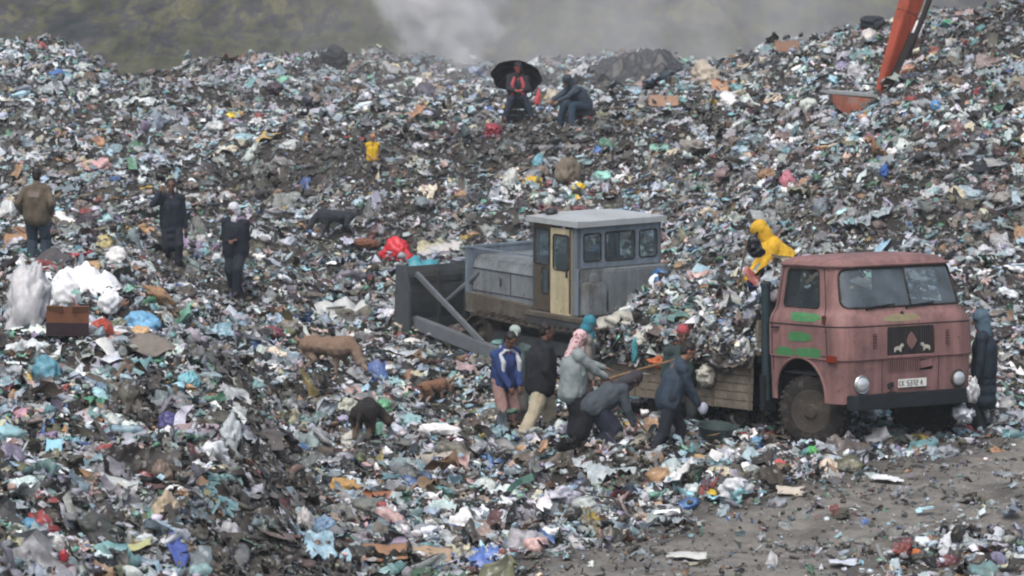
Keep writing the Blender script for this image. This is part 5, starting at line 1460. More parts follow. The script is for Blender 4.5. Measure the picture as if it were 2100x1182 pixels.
# --- yellow raincoat on the load
p_t = TM @ Vector((-2.35, -0.42, 1.62))
JY = person("person in a bright yellow hooded raincoat bending over the load behind the cab", ((1602 - 1050) / FPX * 52.6, 52.4, 1.34), 185, 1.08, lean=25, nod=40, hip=0.74, hipx=-0.05,
       lh=(0.42, 0.22, 0.66), rh=(0.50, -0.16, 0.58), top="c9a02c", topkind="raincoat", bottom="5a4a22", hood=True, baggy=1.35, seed=11, toplen=0.14, lf=(0.0, .16, .08), rf=(-0.1, -.18, .08))
m_ = MB()
for i_ in range(3): capsule(m_, JY["neck0"] - JY["upv"] * .1, JY["H"] + Vector((-0.20 + .12 * i_, (i_ - 1) * .14, -0.10)), 0.19, 0.31)
fuse("cape", m_, 0.014, cloth("c9a02c"), JY["root"], 2, 0.04, 7, 5, (1, 1, .3))
m_ = MB(); ellip(m_, (0, 0, 0), (0.11, 0.10, 0.12)); ellip(m_, (0.03, 0, -0.07), (0.12, 0.10, 0.10)); capsule(m_, (0, 0, .08), (0.04, 0, .17), 0.05, 0.03); g = fuse("bin_bag", m_, 0.012, mat("black_film", "11141b", rough=0.35, var=0.3, scale=10), None, 1, 0.07, 11, 3)
g.location = (1548 - 1050) / FPX * (p_t.y - .3) , p_t.y - 0.3, zpix(503, p_t.y - 0.3); tag(g, "small black plastic bag held beside the yellow raincoat", "bag")
h1 = towld(JY, JY["rh"]); pole("pole", (g.location.x - .10, g.location.y, g.location.z + .05), (g.location.x - 0.22, g.location.y + .1, g.location.z - 0.62), 0.015, "thin stick reaching down into the load left of the yellow raincoat", WOODP)
# --- the three on the left
GR2 = "people walking on the rubbish on the left"
JL = person("person in an olive brown jacket and jeans, back turned, at the far left", stand(76, 528, -0.18), 82, 1.03, nod=6, top="574f42", topkind="jacket", bottom="2c3a46", hairc=HAIR, group=GR2, seed=12, baggy=1.25,
       lh=(0.06, 0.26, 0.98), rh=(0.06, -0.26, 0.98))
m_ = MB(); m_.box((-0.178, 0.0, 1.30), (0.012, 0.21, 0.10), rot=(0, 0.06, 0)); pt = m_.build("back_print", cloth("7a6e68"), JL["root"], bevel=0.004)
person("person in a long dark navy coat raising one hand to the face", stand(352, 532, -0.24), -74, 1.0, nod=5, look=-12, lh=(0.04, 0.28, 0.72), rh=(0.14, -0.24, 1.50), rpole=(0.1, -0.5, -1), top="161e2b", topkind="coat", bottom="181d27", hairc=HAIR, skin=SKIND, group=GR2, seed=13, baggy=1.1,
       lf=(0.12, .1, .08), rf=(-0.1, -.1, .08))
J3 = person("person in a dark jacket and pale grey headscarf walking with hands together", stand(484, 606, -0.02), -100, 1.0, nod=14, look=-28, lh=(0.17, 0.06, 1.06), rh=(0.17, -0.08, 1.04), top="121925", topkind="jacket", bottom="18222e", cover="scarf", covercol="c4c8cf", skin=SKIND, group=GR2, seed=14, baggy=1.3,
       lf=(0.12, .04, .08), rf=(-0.12, -.05, .08), toplen=0.06)
m_ = MB(); m_.tube([J3["neck0"] + Vector((.09, .02, 0)), J3["neck0"] + Vector((.02, .14, .03)), J3["neck0"] + Vector((-.03, .22, -.03))], 0.035, n=8); m_.build("shawl", cloth("7d6f86"), J3["root"], smooth=True)
# --- on the ridge
JU = person("person in a dark jacket with pink stripes seated under the black umbrella", stand(1062, 250, 0.0), -88, 1.04, hip=0.50, hipx=-0.28, lean=10, nod=10, look=12,
       lh=(0.16, 0.10, 0.70), rh=(0.20, -0.08, 0.70), lf=(0.18, .30, .08), rf=(0.20, -.30, .08), top="22242a", bottom="222a38", hairc=HAIR, cover="cap", covercol="2a2a30", skin=mat("skin_red", "8e4a45", .55, .1, 8), seed=15, baggy=1.15)
for s_ in (-1, 1):
    m_ = MB(); m_.tube([JU["neck0"] + JU["left"] * s_ * .07 + JU["fw"] * .10, JU["chest"] + JU["left"] * s_ * .12 + JU["fw"] * .16 + JU["upv"] * .06, JU["H"] + JU["left"] * s_ * .13 + JU["fw"] * .17 + JU["upv"] * .08], [0.03, 0.045, 0.035], n=8)
    m_.build("chest_stripe", cloth("b0525c"), JU["root"], smooth=True)
def crate_seat(loc, label):
    r_ = empty("crate", loc); tag(r_, label, "crate")
    m_ = MB()
    for z_ in (0.06, 0.2, 0.34): 
        m_.box((0, 0.22, z_), (0.5, 0.03, 0.09)); m_.box((0, -0.22, z_), (0.5, 0.03, 0.09)); m_.box((0.24, 0, z_), (0.03, 0.44, 0.09)); m_.box((-0.24, 0, z_), (0.03, 0.44, 0.09))
    m_.box((0, 0, 0.41), (0.52, 0.47, 0.04)); m_.build("slats", DARKIN, r_)
lc = JU["root"].location; crate_seat((lc.x, lc.y + 0.36, lc.z - 0.02), "dark crate used as a seat by the person under the umbrella")
UM = empty("umbrella", (lc.x - 0.03, lc.y + 0.52, lc.z + 1.02)); UM.rotation_euler = (R(-42), R(8), 0); tag(UM, "large black umbrella held over the seated person on the ridge", "umbrella")
UMB = mat("umbrella_cloth", "251f25", rough=0.6, var=0.15, scale=4)
Vu, Fu = [(0, 0, 0.30)], []
n_ = 32
for j in range(1, 7):
    for i in range(n_):
        a_ = 2 * math.pi * i / n_; seg = abs(((i % 4) / 4) - .5) * 2
        rr_ = 0.62 * j / 6 * (1 - 0.075 * (1 - seg) ** 1 * (j / 6)); z_ = 0.30 - 0.34 * (j / 6) ** 2.1 + (0.03 * (1 - seg) * (j / 6) if j == 6 else -0.02 * (1 - seg))
        Vu.append((rr_ * math.cos(a_), rr_ * math.sin(a_), z_))
for i in range(n_): Fu.append((0, 1 + i, 1 + (i + 1) % n_))
for j in range(5):
    for i in range(n_):
        l = (i + 1) % n_; Fu.append((1 + j * n_ + i, 1 + (j + 1) * n_ + i, 1 + (j + 1) * n_ + l, 1 + j * n_ + l))
solid_from(Vu, Fu, "canopy", UMB, UM, 0.006, smooth=False)
m_ = MB(); m_.tube([(0, 0, .36), (0, 0, -0.42)], 0.010, n=8); m_.tube([(0, 0, -0.42), (0, 0, -0.52)], 0.018, n=8); m_.build("shaft", BLACK, UM)
for i in range(8):
    a_ = 2 * math.pi * i / 8 ; m_ = MB(); m_.tube([(0, 0, .28), (0.35 * math.cos(a_), 0.35 * math.sin(a_), .19), (0.60 * math.cos(a_), 0.60 * math.sin(a_), -0.04)], 0.005, n=5); m_.build("rib", STEEL, UM)
JR = person("person in a dark blue hooded jacket crouching on the ridge with an open pale sack", stand(1178, 262, 0.0), -150, 1.0, hip=0.52, hipx=-0.25, lean=38, nod=35, lh=(0.62, 0.10, 0.55), rh=(0.60, -0.12, 0.58), lf=(0.22, .24, .08), rf=(0.26, -.2, .08),
       top="37424f", bottom="2a3c4c", cover="hood", covercol="333c48", seed=16, baggy=1.3)
lr = JR["root"].location; crate_seat((lr.x + 0.28, lr.y + 0.16, lr.z - 0.03), "dark low crate under the crouching person with the pale sack")
person("child in a yellow vest and orange cap standing in the dark gully", stand(764, 352, -0.30), -78, 0.64, nod=16, top="c4a11c", topkind="vest", bottom="3c3b3c", cover="beanie", covercol="b07a58", group=None, seed=17, baggy=1.1, lh=(0.2, .1, .95), rh=(.2, -.1, .93))

# ------------------------------------------------------------------ dogs
def furmat(name, c1, c2, z0=0.0, z1=1.0, amt=.5):
    m = bpy.data.materials.new(name); m.use_nodes = True; N, L = m.node_tree.nodes, m.node_tree.links; b = N["Principled BSDF"]; b.inputs["Roughness"].default_value = .9
    tc = N.new("ShaderNodeTexCoord"); n = N.new("ShaderNodeTexNoise"); n.inputs["Scale"].default_value = 5; n.inputs["Detail"].default_value = 6; L.new(tc.outputs["Object"], n.inputs["Vector"])
    sp = N.new("ShaderNodeSeparateXYZ"); L.new(tc.outputs["Object"], sp.inputs[0])
    mr = N.new("ShaderNodeMapRange"); mr.inputs[1].default_value = z0; mr.inputs[2].default_value = z1; L.new(sp.outputs["Z"], mr.inputs[0])
    ad = N.new("ShaderNodeMath"); ad.operation = 'ADD'; L.new(mr.outputs[0], ad.inputs[0])
    s2 = N.new("ShaderNodeMath"); s2.operation = 'MULTIPLY_ADD'; s2.inputs[1].default_value = amt * 2; s2.inputs[2].default_value = -amt; L.new(n.outputs["Fac"], s2.inputs[0]); L.new(s2.outputs[0], ad.inputs[1])
    mx = N.new("ShaderNodeMix"); mx.data_type = 'RGBA'; L.new(ad.outputs[0], mx.inputs["Factor"]); mx.inputs["A"].default_value = (*srgb(c1), 1); mx.inputs["B"].default_value = (*srgb(c2), 1)
    n2 = N.new("ShaderNodeTexNoise"); n2.inputs["Scale"].default_value = 60; L.new(tc.outputs["Object"], n2.inputs["Vector"]); m2 = N.new("ShaderNodeMapRange"); m2.inputs[3].default_value = .7; m2.inputs[4].default_value = 1.3; L.new(n2.outputs["Fac"], m2.inputs[0])
    sc = N.new("ShaderNodeVectorMath"); sc.operation = 'SCALE'; L.new(mx.outputs["Result"], sc.inputs[0]); L.new(m2.outputs[0], sc.inputs["Scale"]); L.new(sc.outputs[0], b.inputs["Base Color"])
    return m
def dog(label, loc, facing, scale, m, head_low=True, pitch=0, group="stray dogs nosing in the rubbish", tail=0.3, headpos=None, stance=0.0, bulk=1.0):
    root = empty("dog", loc, R(facing)); root.scale = (scale,) * 3; tag(root, label, "dog", group)
    b = MB(); k = bulk
    # trunk: deep chest, tucked belly; +X towards the head
    ellip(b, (0.20, 0, 0.50), (0.20, 0.125 * k, 0.165)); ellip(b, (0.0, 0, 0.51), (0.24, 0.118 * k, 0.135)); ellip(b, (-0.24, 0, 0.52), (0.17, 0.115 * k, 0.13)); ellip(b, (0.32, 0, 0.53), (0.10, 0.10, 0.13))
    hp = Vector(headpos) if headpos else (Vector((0.60, 0.02, 0.22)) if head_low else Vector((0.52, 0, 0.74)))
    capsule(b, (0.32, 0, 0.58), (Vector((0.32, 0, 0.58)) + hp) / 2 + Vector((0.03, 0, 0.02)), 0.10, 0.078); capsule(b, (Vector((0.32, 0, 0.58)) + hp) / 2 + Vector((0.03, 0, 0.02)), hp, 0.078, 0.07)
    md = Vector((0.75, 0, -0.65)).normalized() if head_low else Vector((1, 0, -0.15)).normalized()
    ellip(b, hp, (0.085, 0.07, 0.075)); capsule(b, hp + md * 0.05, hp + md * 0.17, 0.045, 0.028); capsule(b, hp + md * 0.05 + Vector((-.01, 0, -.02)), hp + md * 0.15 + Vector((-.01, 0, -.015)), 0.03, 0.02)
    for s_ in (-1, 1):
        e0 = hp + Vector((-0.02, s_ * 0.055, 0.05)); capsule(b, e0, e0 + Vector((-0.03, s_ * 0.035, 0.055)), 0.026, 0.010)
        fx = stance * s_
        capsule(b, (0.24, s_ * 0.085, 0.46), (0.20, s_ * 0.09, 0.34), 0.062, 0.045); capsule(b, (0.20, s_ * 0.09, 0.34), (0.24 + fx, s_ * 0.09, 0.18), 0.040, 0.027); capsule(b, (0.24 + fx, s_ * 0.09, 0.18), (0.235 + fx, s_ * 0.09, 0.04), 0.026, 0.022); capsule(b, (0.235 + fx, s_ * 0.09, 0.03), (0.275 + fx, s_ * 0.09, 0.022), 0.028, 0.024)
        capsule(b, (-0.28, s_ * 0.08, 0.48), (-0.20 - fx, s_ * 0.095, 0.33), 0.092, 0.058); capsule(b, (-0.20 - fx, s_ * 0.095, 0.33), (-0.355 - fx, s_ * 0.09, 0.19), 0.046, 0.028); capsule(b, (-0.355 - fx, s_ * 0.09, 0.19), (-0.33 - fx, s_ * 0.09, 0.04), 0.024, 0.022); capsule(b, (-0.33 - fx, s_ * 0.09, 0.03), (-0.285 - fx, s_ * 0.09, 0.022), 0.027, 0.024)
    t0 = Vector((-0.38, 0, 0.56)); capsule(b, t0, t0 + Vector((-0.10, 0.02, -0.10 + tail * .3)), 0.034, 0.030); capsule(b, t0 + Vector((-0.10, 0.02, -0.10 + tail * .3)), t0 + Vector((-0.15, 0.04, -0.26 + tail)), 0.030, 0.016)
    body = fuse("body", b, 0.013, m, root, 3, 0.010, 22, int(scale * 100) % 7)
    for s_ in (-1, 1):
        m_ = MB(); ellip(m_, hp + md * 0.045 + Vector((0.01, s_ * 0.05, 0.028)), (0.010, 0.008, 0.010), None, 1); m_.build("eye", EYE, body)
    m_ = MB(); ellip(m_, hp + md * 0.195, (0.017, 0.018, 0.014), None, 1); m_.build("nose", EYE, body)
    return root
dog("large shaggy ginger tan dog grazing head down left of the bulldozer blade", stand(672, 756, -0.24), -30, 1.16, furmat("tan_fur", "85766a", "75604f", 0.3, 0.6, .5), stance=0.05, bulk=2.0, headpos=(0.50, 0.02, 0.32))
dog("small ginger dog standing in the rubbish nearest the person in the blue and white jacket", stand(888, 822, -0.12), 50, 0.66, furmat("ginger_fur", "8d7866", "74543f", 0.25, 0.55, .5), bulk=1.4, stance=0.03, headpos=(0.55, -0.05, 0.38))
dog("black dog with tan legs seen from behind beside a pale bag", stand(748, 898, -0.16), 84, 1.02, furmat("black_tan_fur", "57483c", "171311", 0.26, 0.46, .35), stance=0.02, headpos=(0.42, -0.26, 0.34), bulk=1.5, tail=-0.05)
dog("dark shaggy dog standing in the hollow above the red bag", stand(690, 492, -0.03), 172, 1.0, furmat("dark_fur", "3a3a40", "232930", 0.2, 0.5, .4), stance=0.04, bulk=1.3)
# ------------------------------------------------------------------ single pieces of rubbish one can point to
def itmat(hexc, kind):
    rough = {"film": 0.38, "cloth": 0.9, "card": 0.85, "plastic": 0.35, "metal": 0.4}[kind]
    return mat(kind + "_" + hexc, hexc, rough=rough, var=0.16, scale=7, dirt="5d574d", dirt_amt=0.22, dirt_scale=4, bump=0.3, bump_scale=22)
def pxm(y): return FPX / y
CNT = [0]
def wpos(px, py):
    return at(px, py)
def bag(px, py, w, h, col, label, cat="bag", knot=True, kind="film", depth=0.8, name="plastic_bag", group=None):
    """crumpled, tied bag; (px, py) is its middle, w and h its size in photograph pixels"""
    CNT[0] += 1; p = at(px, py + h * 0.42); k = pxm(p.y); W, H = w / k, h / k
    V, F = ICO[4]; V = V.copy(); s_ = CNT[0]
    V = wrinkled(V, s_ * 2.7, 0.40, 0.60, 0.24)
    V[:, 2] = np.where(V[:, 2] < -0.5, -0.5 + (V[:, 2] + 0.5) * 0.2, V[:, 2])
    if knot:
        t = np.clip((V[:, 2] - 0.72) / 0.3, 0, 1); V[:, 2] += t * 0.18; V[:, :2] *= (1 - 0.5 * t)[:, None]
    V = V * np.array([W / 2, W / 2 * depth, H / 1.62])
    o = link_mesh(name, np_mesh(name, V, F), itmat(col, kind), None, smooth=True)
    o.location = (p.x, p.y, p.z + H * 0.26); o.rotation_euler = (rng.uniform(-.2, .2), rng.uniform(-.25, .25), rng.uniform(0, 6.28))
    return tag(o, label, cat, group)
def sheet(px, py, w, h, col, label, cat="sheet", ang=0.0, kind="film", crump=0.10, name="plastic_sheet", lift=0.06, hump=0.0, group=None):
    """film or cloth draped on the heap; w along its length, h across, as seen in the photograph"""
    CNT[0] += 1; s_ = CNT[0]; p = at(px, py); k = pxm(p.y); W = w / k
    nrm, sl = normals_at(np.array([p.x]), np.array([p.y])); slope_y = math.atan(max(-0.2, min(1.2, float(-nrm[0][1] / nrm[0][2]))))
    D = (h / k) / max(0.14, math.sin(slope_y + TP + math.atan((py - 591) / FPX)))
    D = min(D, max(3.2 * h / k, 0.35), 2.5)
    nx_, ny_ = max(10, int(W / 0.03)), max(8, int(D / 0.035)); nx_, ny_ = min(nx_, 70), min(ny_, 60)
    a, b_ = np.meshgrid(np.linspace(-1, 1, nx_), np.linspace(-1, 1, ny_)); a, b_ = a.ravel(), b_.ravel()
    Pn = np.stack([a * 1.2 + s_, b_ * 1.2, 0 * a], -1)
    edge = 1 + 0.32 * fbm(Pn * 1.4, 2, 700 + s_)
    a2, b2 = a * edge, b_ * edge * (0.75 + 0.25 * np.cos(a * 1.2))
    ca, sa = math.cos(R(ang)), math.sin(R(ang))
    dx = a2 * W / 2; dy = b2 * D / 2
    # image-plane angle: rising to the right in the picture means going up the slope
    X_ = p.x + dx * ca; Y_ = p.y + dy + dx * sa / max(0.16, math.sin(slope_y + TP))
    z_ = height(X_, Y_)
    Pw = np.stack([X_, Y_, 0 * X_], -1)
    fold = np.abs(fbm(Pw * 2.6 + s_, 3, 800 + s_)) * 2
    z_ = z_ * 0.6 + (p.z * 0.4 if abs(ang) < 5 else z_ * 0.4) + lift + crump * (fold - 0.3) + hump * np.clip(1 - a * a - b_ * b_, 0, 1)
    z_ = np.maximum(z_, height(X_, Y_) + 0.015)
    V = np.stack([X_ - p.x, Y_ - p.y, z_ - p.z], -1)
    idx = np.arange(nx_ * ny_).reshape(ny_, nx_)
    F = np.stack([idx[:-1, :-1].ravel(), idx[:-1, 1:].ravel(), idx[1:, 1:].ravel(), idx[1:, :-1].ravel()], -1)
    me = np_mesh(name, V, F); bm = bmesh.new(); bm.from_mesh(me); bmesh.ops.solidify(bm, geom=bm.faces[:], thickness=0.006); bm.to_mesh(me); bm.free()
    o = link_mesh(name, me, itmat(col, kind), None, smooth=True); o.location = p
    return tag(o, label, cat, group)
def card(px, py, w, h, col, label, ang=0.0, cat="cardboard", name="cardboard_sheet", tilt=35, kind="card", group=None):
    """a stiff, bent sheet propped on the heap"""
    CNT[0] += 1; s_ = CNT[0]; p = at(px, py + h * .3); k = pxm(p.y); W, H = w / k, h / k / max(0.3, math.sin(R(tilt) + 0.1))
    nx_, ny_ = 14, 9; a, b_ = np.meshgrid(np.linspace(-1, 1, nx_), np.linspace(0, 1, ny_)); a, b_ = a.ravel(), b_.ravel()
    e = 1 + 0.10 * fbm(np.stack([a * 2, b_ * 2, 0 * a + s_], -1), 2, 900 + s_)
    x_ = a * e * W / 2; v_ = b_ * e * H; z_ = 0.05 * np.abs(a - 0.2) * W + 0.02 * fbm(np.stack([a * 3, b_ * 3, 0 * a + s_], -1), 2, 901)
    V = np.stack([x_, v_ * math.cos(R(tilt)), v_ * math.sin(R(tilt)) + z_], -1)
    idx = np.arange(nx_ * ny_).reshape(ny_, nx_); F = np.stack([idx[:-1, :-1].ravel(), idx[:-1, 1:].ravel(), idx[1:, 1:].ravel(), idx[1:, :-1].ravel()], -1)
    me = np_mesh(name, V, F); bm = bmesh.new(); bm.from_mesh(me); bmesh.ops.solidify(bm, geom=bm.faces[:], thickness=0.012); bm.to_mesh(me); bm.free()
    o = link_mesh(name, me, itmat(col, kind), None); o.location = p + Vector((0, 0, 0.03)); o.rotation_euler = (0, -R(ang), 0)
    return tag(o, label, cat, group)

# -- left foreground heap
bag(56, 612, 104, 165, "b4b6ba", "tall slumped greyish white woven sack at the left edge", "sack", name="woven_sack")
sheet(178, 606, 150, 64, "e2e5e8", "large crumpled white plastic sheet above the brown box", crump=0.22, lift=0.06, hump=0.22)
bag(132, 596, 74, 66, "dcdfe2", "bulging white bag between the woven sack and the brightest white bag", knot=False)
bag(226, 618, 62, 56, "dcdfe2", "small bulging white bag at the right end of the white heap", knot=False)
bag(60, 568, 70, 50, "aeb2b6", "grey white bag resting behind the top of the woven sack", knot=False)
bag(182, 580, 100, 66, "eceef0", "big puffed white plastic bag on the white sheet", knot=False)
bx = empty("cardboard_box", at(138, 692)); bx.rotation_euler = (0.05, 0.03, 0.12); tag(bx, "open brown cardboard box with a dark red lower half beside the white sheet", "box")
m_ = MB(); w_, d_, h_ = 0.56, 0.42, 0.34
for c_, s_ in (((0, -d_ / 2, h_ / 2 + .03), (w_, .014, h_)), ((0, d_ / 2, h_ / 2 + .03), (w_, .014, h_)), ((-w_ / 2, 0, h_ / 2 + .03), (.014, d_ - .02, h_)), ((w_ / 2, 0, h_ / 2 + .03), (.014, d_ - .02, h_)), ((0, 0, .03), (w_ - .02, d_ - .02, .014))): m_.box(c_, s_)
m_.build("carton", itmat("6d4836", "card"), bx)
m_ = MB(); m_.box((0, -d_ / 2 - .010, 0.12), (w_ + .002, .006, 0.18)); m_.build("printed_band", itmat("2e2228", "card"), bx)
for s_ in (-1, 1):
    m_ = MB(); m_.box((s_ * .17, -d_ / 2 - 0.03, h_ + .06), (0.22, .012, .10), rot=(0.5, 0, s_ * .1)); m_.build("flap", itmat("7b5a45", "card"), bx)
bag(206, 672, 52, 36, "a84c3c", "orange red plastic bag right of the brown box")
bag(286, 660, 92, 42, "6fa3c4", "pale blue plastic bag right of the orange red bag", knot=False)
sheet(262, 688, 70, 26, "c9cdd0", "white plastic scrap under the pale blue bag")
bag(215, 500, 44, 36, "b3a878", "dull yellow bag between the far left person and the dark coated person", knot=False)
bag(240, 528, 56, 42, "cdcfce", "round white bag below the dull yellow bag", knot=False)
sheet(162, 530, 46, 30, "9c2a33", "bright red cloth lying left of the round white bag", cat="cloth", kind="cloth", name="rag")
sheet(110, 540, 70, 60, "4c4a4c", "dark grey rags heaped below the far left person", cat="cloth", kind="cloth", name="rag", hump=.2)
bag(14, 432, 44, 36, "c8cccd", "white bag cut by the left edge next to the far left person", knot=False)
card(36, 505, 60, 26, "92755a", "torn brown cardboard at the left edge below the white bag")
bag(178, 458, 60, 40, "40383f", "dark purple bin bag between the two left hand people", "bag")
bag(388, 786, 58, 44, "6fa9b4", "light teal bag on the crest of the left heap")
sheet(310, 718, 120, 36, "756f69", "grey brown sacking below the pale blue bag", cat="cloth", kind="cloth", name="sacking", hump=.15)
sheet(222, 732, 120, 26, "c8cac8", "long white sheet trailing down to the right over the left heap", ang=-20)
bag(346, 868, 50, 40, "4b4a78", "purple blue container lying on the left heap", "container", knot=False, kind="plastic", name="container")
bag(474, 890, 44, 74, "a9b2b6", "grey white bag standing at the edge of the left heap")
card(110, 928, 34, 26, "8fc0d0", "pale cyan carton on the left heap", cat="carton", name="carton", tilt=50)
sheet(170, 984, 38, 16, "d6d8d6", "round white plate like scrap on the left heap", crump=.03)
bag(340, 1040, 62, 58, "a89a84", "beige crumpled bag low on the dark flank of the left heap", knot=False)
bag(330, 965, 60, 50, "6d6258", "brown grey sack above the beige crumpled bag", "sack", knot=False, name="sack")
bag(60, 1082, 60, 40, "4f86a6", "mid blue bag near the bottom left corner", knot=False)
bag(100, 755, 70, 60, "5d8fa0", "teal blue crumpled film under the white woven sack", knot=False)
bag(50, 850, 50, 30, "b08a98", "pink film bundle near the left edge of the left heap", knot=False)
bag(130, 1146, 26, 34, "a93a42", "small red tin at the bottom left", "tin", knot=False, kind="plastic", name="tin")
sheet(278, 1150, 70, 44, "a5a87c", "pale olive green cloth at the bottom left", cat="cloth", kind="cloth", name="rag")
sheet(364, 1140, 50, 50, "4b5c9c", "blue cloth strip right of the pale olive cloth", cat="cloth", kind="cloth", name="rag", ang=-35)
bag(215, 1165, 70, 44, "1b1c1f", "shiny black bin bag at the bottom edge left of the olive cloth")
bag(470, 1095, 50, 50, "9a9ca0", "light grey bag at the foot of the dark flank", knot=False)
# -- foreground middle
sheet(598, 1092, 110, 34, "c0c6d4", "pale blue and white plastic strip slanting down at the bottom", ang=-32)
bag(628, 1072, 50, 56, "b5b3b2", "pale grey bag left of the blue grey bag")
bag(664, 1080, 44, 54, "6f8ba6", "blue grey bag right of the pale grey bag", knot=False)
sheet(590, 1036, 120, 22, "2f3335", "black plastic sheet edge above the pale blue strip", ang=-12)
bag(540, 1080, 60, 40, "6f7c78", "green grey bag left of the pale blue strip", knot=False)
bag(700, 998, 84, 48, "a98a5c", "tan brown sack in front of the black dog", "sack", knot=False, kind="cloth", name="sack")
card(798, 965, 110, 16, "c4aaa8", "long pinkish white board lying behind the tan sack", tilt=12, cat="board", name="board")
card(790, 1152, 92, 30, "8c6c52", "brown cardboard sheet at the bottom edge, left of two", tilt=14, ang=4)
card(884, 1148, 84, 24, "a08a74", "lighter cardboard sheet at the bottom edge, right of two", tilt=12, ang=-5)
card(770, 1028, 80, 16, "8a5c42", "reddish brown cardboard strip right of the tan sack", tilt=15)
bag(720, 960, 50, 32, "24272b", "black bag above the tan brown sack")
bag(745, 905, 1, 1, "24272b", "tiny") if False else None
bag(722, 900, 56, 40, "b9bab5", "pale round bag at the hind feet of the black dog", knot=False)
bag(788, 832, 50, 30, "5d9a74", "green bag behind the black dog", knot=False)
bag(716, 832, 60, 40, "aeb2a6", "greyish cream bag left of the green bag", knot=False)
bag(840, 868, 70, 34, "8db0b4", "pale teal film right of the black dog", knot=False)
sheet(850, 740, 70, 34, "a9b0b4", "crumpled grey white film under the push arm of the bulldozer", hump=.12)
bag(846, 700, 44, 22, "d4d4cf", "small white tray shaped bag beside the blade foot", knot=False)
sheet(690, 652, 170, 38, "b0b4b2", "long crumpled pale grey sheet left of the bulldozer blade", crump=.15, hump=.12)
bag(556, 684, 60, 30, "744852", "dull maroon sack left of the large tan dog", "sack", kind="cloth", knot=False, name="sack")
bag(815, 512, 64, 56, "c2323c", "bright red plastic bag above the bulldozer blade", knot=False)
bag(752, 500, 60, 24, "6e4a3a", "rust brown cloth bundle left of the bright red bag", "bundle", kind="cloth", knot=False, name="bundle")
sheet(868, 552, 60, 26, "3f8a98", "teal plastic caught on the top corner of the bulldozer blade", lift=0.1)
sheet(905, 520, 90, 34, "b4b3b0", "pale rubbish sheet behind the top of the blade", hump=.1)
# -- middle distance
bag(1045, 366, 44, 44, "b8bcb8", "pale grey bag above the bulldozer roof", knot=False)
bag(1102, 330, 22, 34, "6fa3b4", "small light blue bag up the slope from the bulldozer roof", knot=False)
sheet(1092, 380, 40, 12, "c2a12e", "narrow yellow strip above the bulldozer roof, left of two")
bag(1188, 382, 34, 16, "d2b322", "bright yellow scrap above the bulldozer roof, right of two", knot=False, name="plastic_scrap")
bag(1010, 266, 48, 30, "8f3c46", "dark red tub below the umbrella person", "tub", kind="plastic", knot=False, name="tub")
bag(1132, 200, 52, 38, "a39d8c", "open pale sack held by the crouching person on the ridge", "sack", knot=False, name="sack")
bag(1102, 200, 16, 34, "b04a4c", "red bottle shaped bag between the two people on the ridge", knot=True)
bag(1204, 240, 30, 22, "b04a3c", "red cloth bundle behind the crouching person", "bundle", kind="cloth", knot=False, name="bundle")
bag(514, 312, 30, 18, "86c4b8", "mint green bag in the upper left of the slope", knot=False)
sheet(548, 288, 56, 18, "b39d68", "curled yellow brown strip right of the mint green bag", ang=35, cat="cloth", kind="cloth", name="rag")
sheet(460, 312, 50, 12, "c2bca8", "cream strip left of the mint green bag", ang=10)
bag(625, 203, 36, 30, "3a3f4a", "dark blue grey bin bag high on the left slope, nearest the ridge dip", knot=False)
bag(565, 180, 38, 26, "453c44", "dark plum bin bag up left of the dark blue grey bag", knot=False)
bag(688, 118, 56, 48, "2a2f33", "black smouldering pile on the ridge left of the smoke plume", "pile", knot=False, kind="cloth", name="rag_pile")
bag(872, 188, 52, 24, "454652", "slate coloured bag below the smoke plume", knot=False)
sheet(1318, 154, 220, 56, "25272a", "wide black tarpaulin over the ridge right of the umbrella", cat="tarpaulin", name="tarpaulin", hump=0.42, crump=.22)
bag(1448, 152, 76, 50, "a9a092", "large beige sack on the ridge right of the black tarpaulin", "sack", knot=False, name="sack")
card(1485, 186, 50, 22, "a67f66", "tan cardboard scrap below the large beige sack")
card(1362, 216, 60, 24, "8f7462", "brown cardboard on the slope below the black tarpaulin")
card(1615, 104, 50, 26, "7a6050", "brown carton on the ridge between the beige sack and the excavator", cat="carton", name="carton")
bag(1660, 216, 50, 28, "bfc7c0", "pale green white bag left of the excavator bucket", knot=False)
bag(1876, 70, 40, 40, "cfd4da", "white plastic bag just right of the excavator arm", knot=True)
bag(1790, 44, 56, 30, "2e3238", "dark bundle on the skyline left of the excavator arm", "bundle", kind="cloth", knot=False, name="bundle")
bag(1782, 72, 40, 26, "c3bfbc", "white bundle under the dark skyline bundle", "bundle", knot=False, name="bundle")
bag(1870, 102, 48, 50, "4a3c38", "dark brown lump right of the excavator arm", "bundle", kind="cloth", knot=False, name="bundle")
bag(1918, 215, 22, 22, "4f93cc", "small bright blue bag right of the excavator bucket", knot=False)
bag(2014, 188, 36, 14, "a8434c", "small red bag near the right edge of the slope", knot=False)
sheet(1945, 50, 46, 22, "4f9068", "green plastic scrap near the top right skyline", ang=12)
bag(1614, 368, 34, 40, "b0707c", "pink bag on the slope above the yellow raincoat", knot=False)
sheet(1762, 386, 104, 30, "b4c2c4", "long pale blue white plastic strip on the slope above the lorry cab", ang=58, crump=.06)
bag(1814, 352, 26, 28, "35589c", "royal blue bag right of the long pale strip", knot=False)
bag(1960, 402, 40, 34, "aba58e", "cream bag on the slope right of the royal blue bag", knot=False)
sheet(2030, 345, 90, 50, "24282b", "black plastic sheet on the slope near the right edge", hump=.1, crump=.12)
bag(1165, 350, 60, 60, "6e655a", "brown grey sack hanging on the dark bank below the crouching person", "sack", kind="cloth", knot=False, name="sack")
bag(1420, 300, 70, 30, "83807a", "grey rag bundle on the slope right of the bank", "bundle", kind="cloth", knot=False, name="bundle")
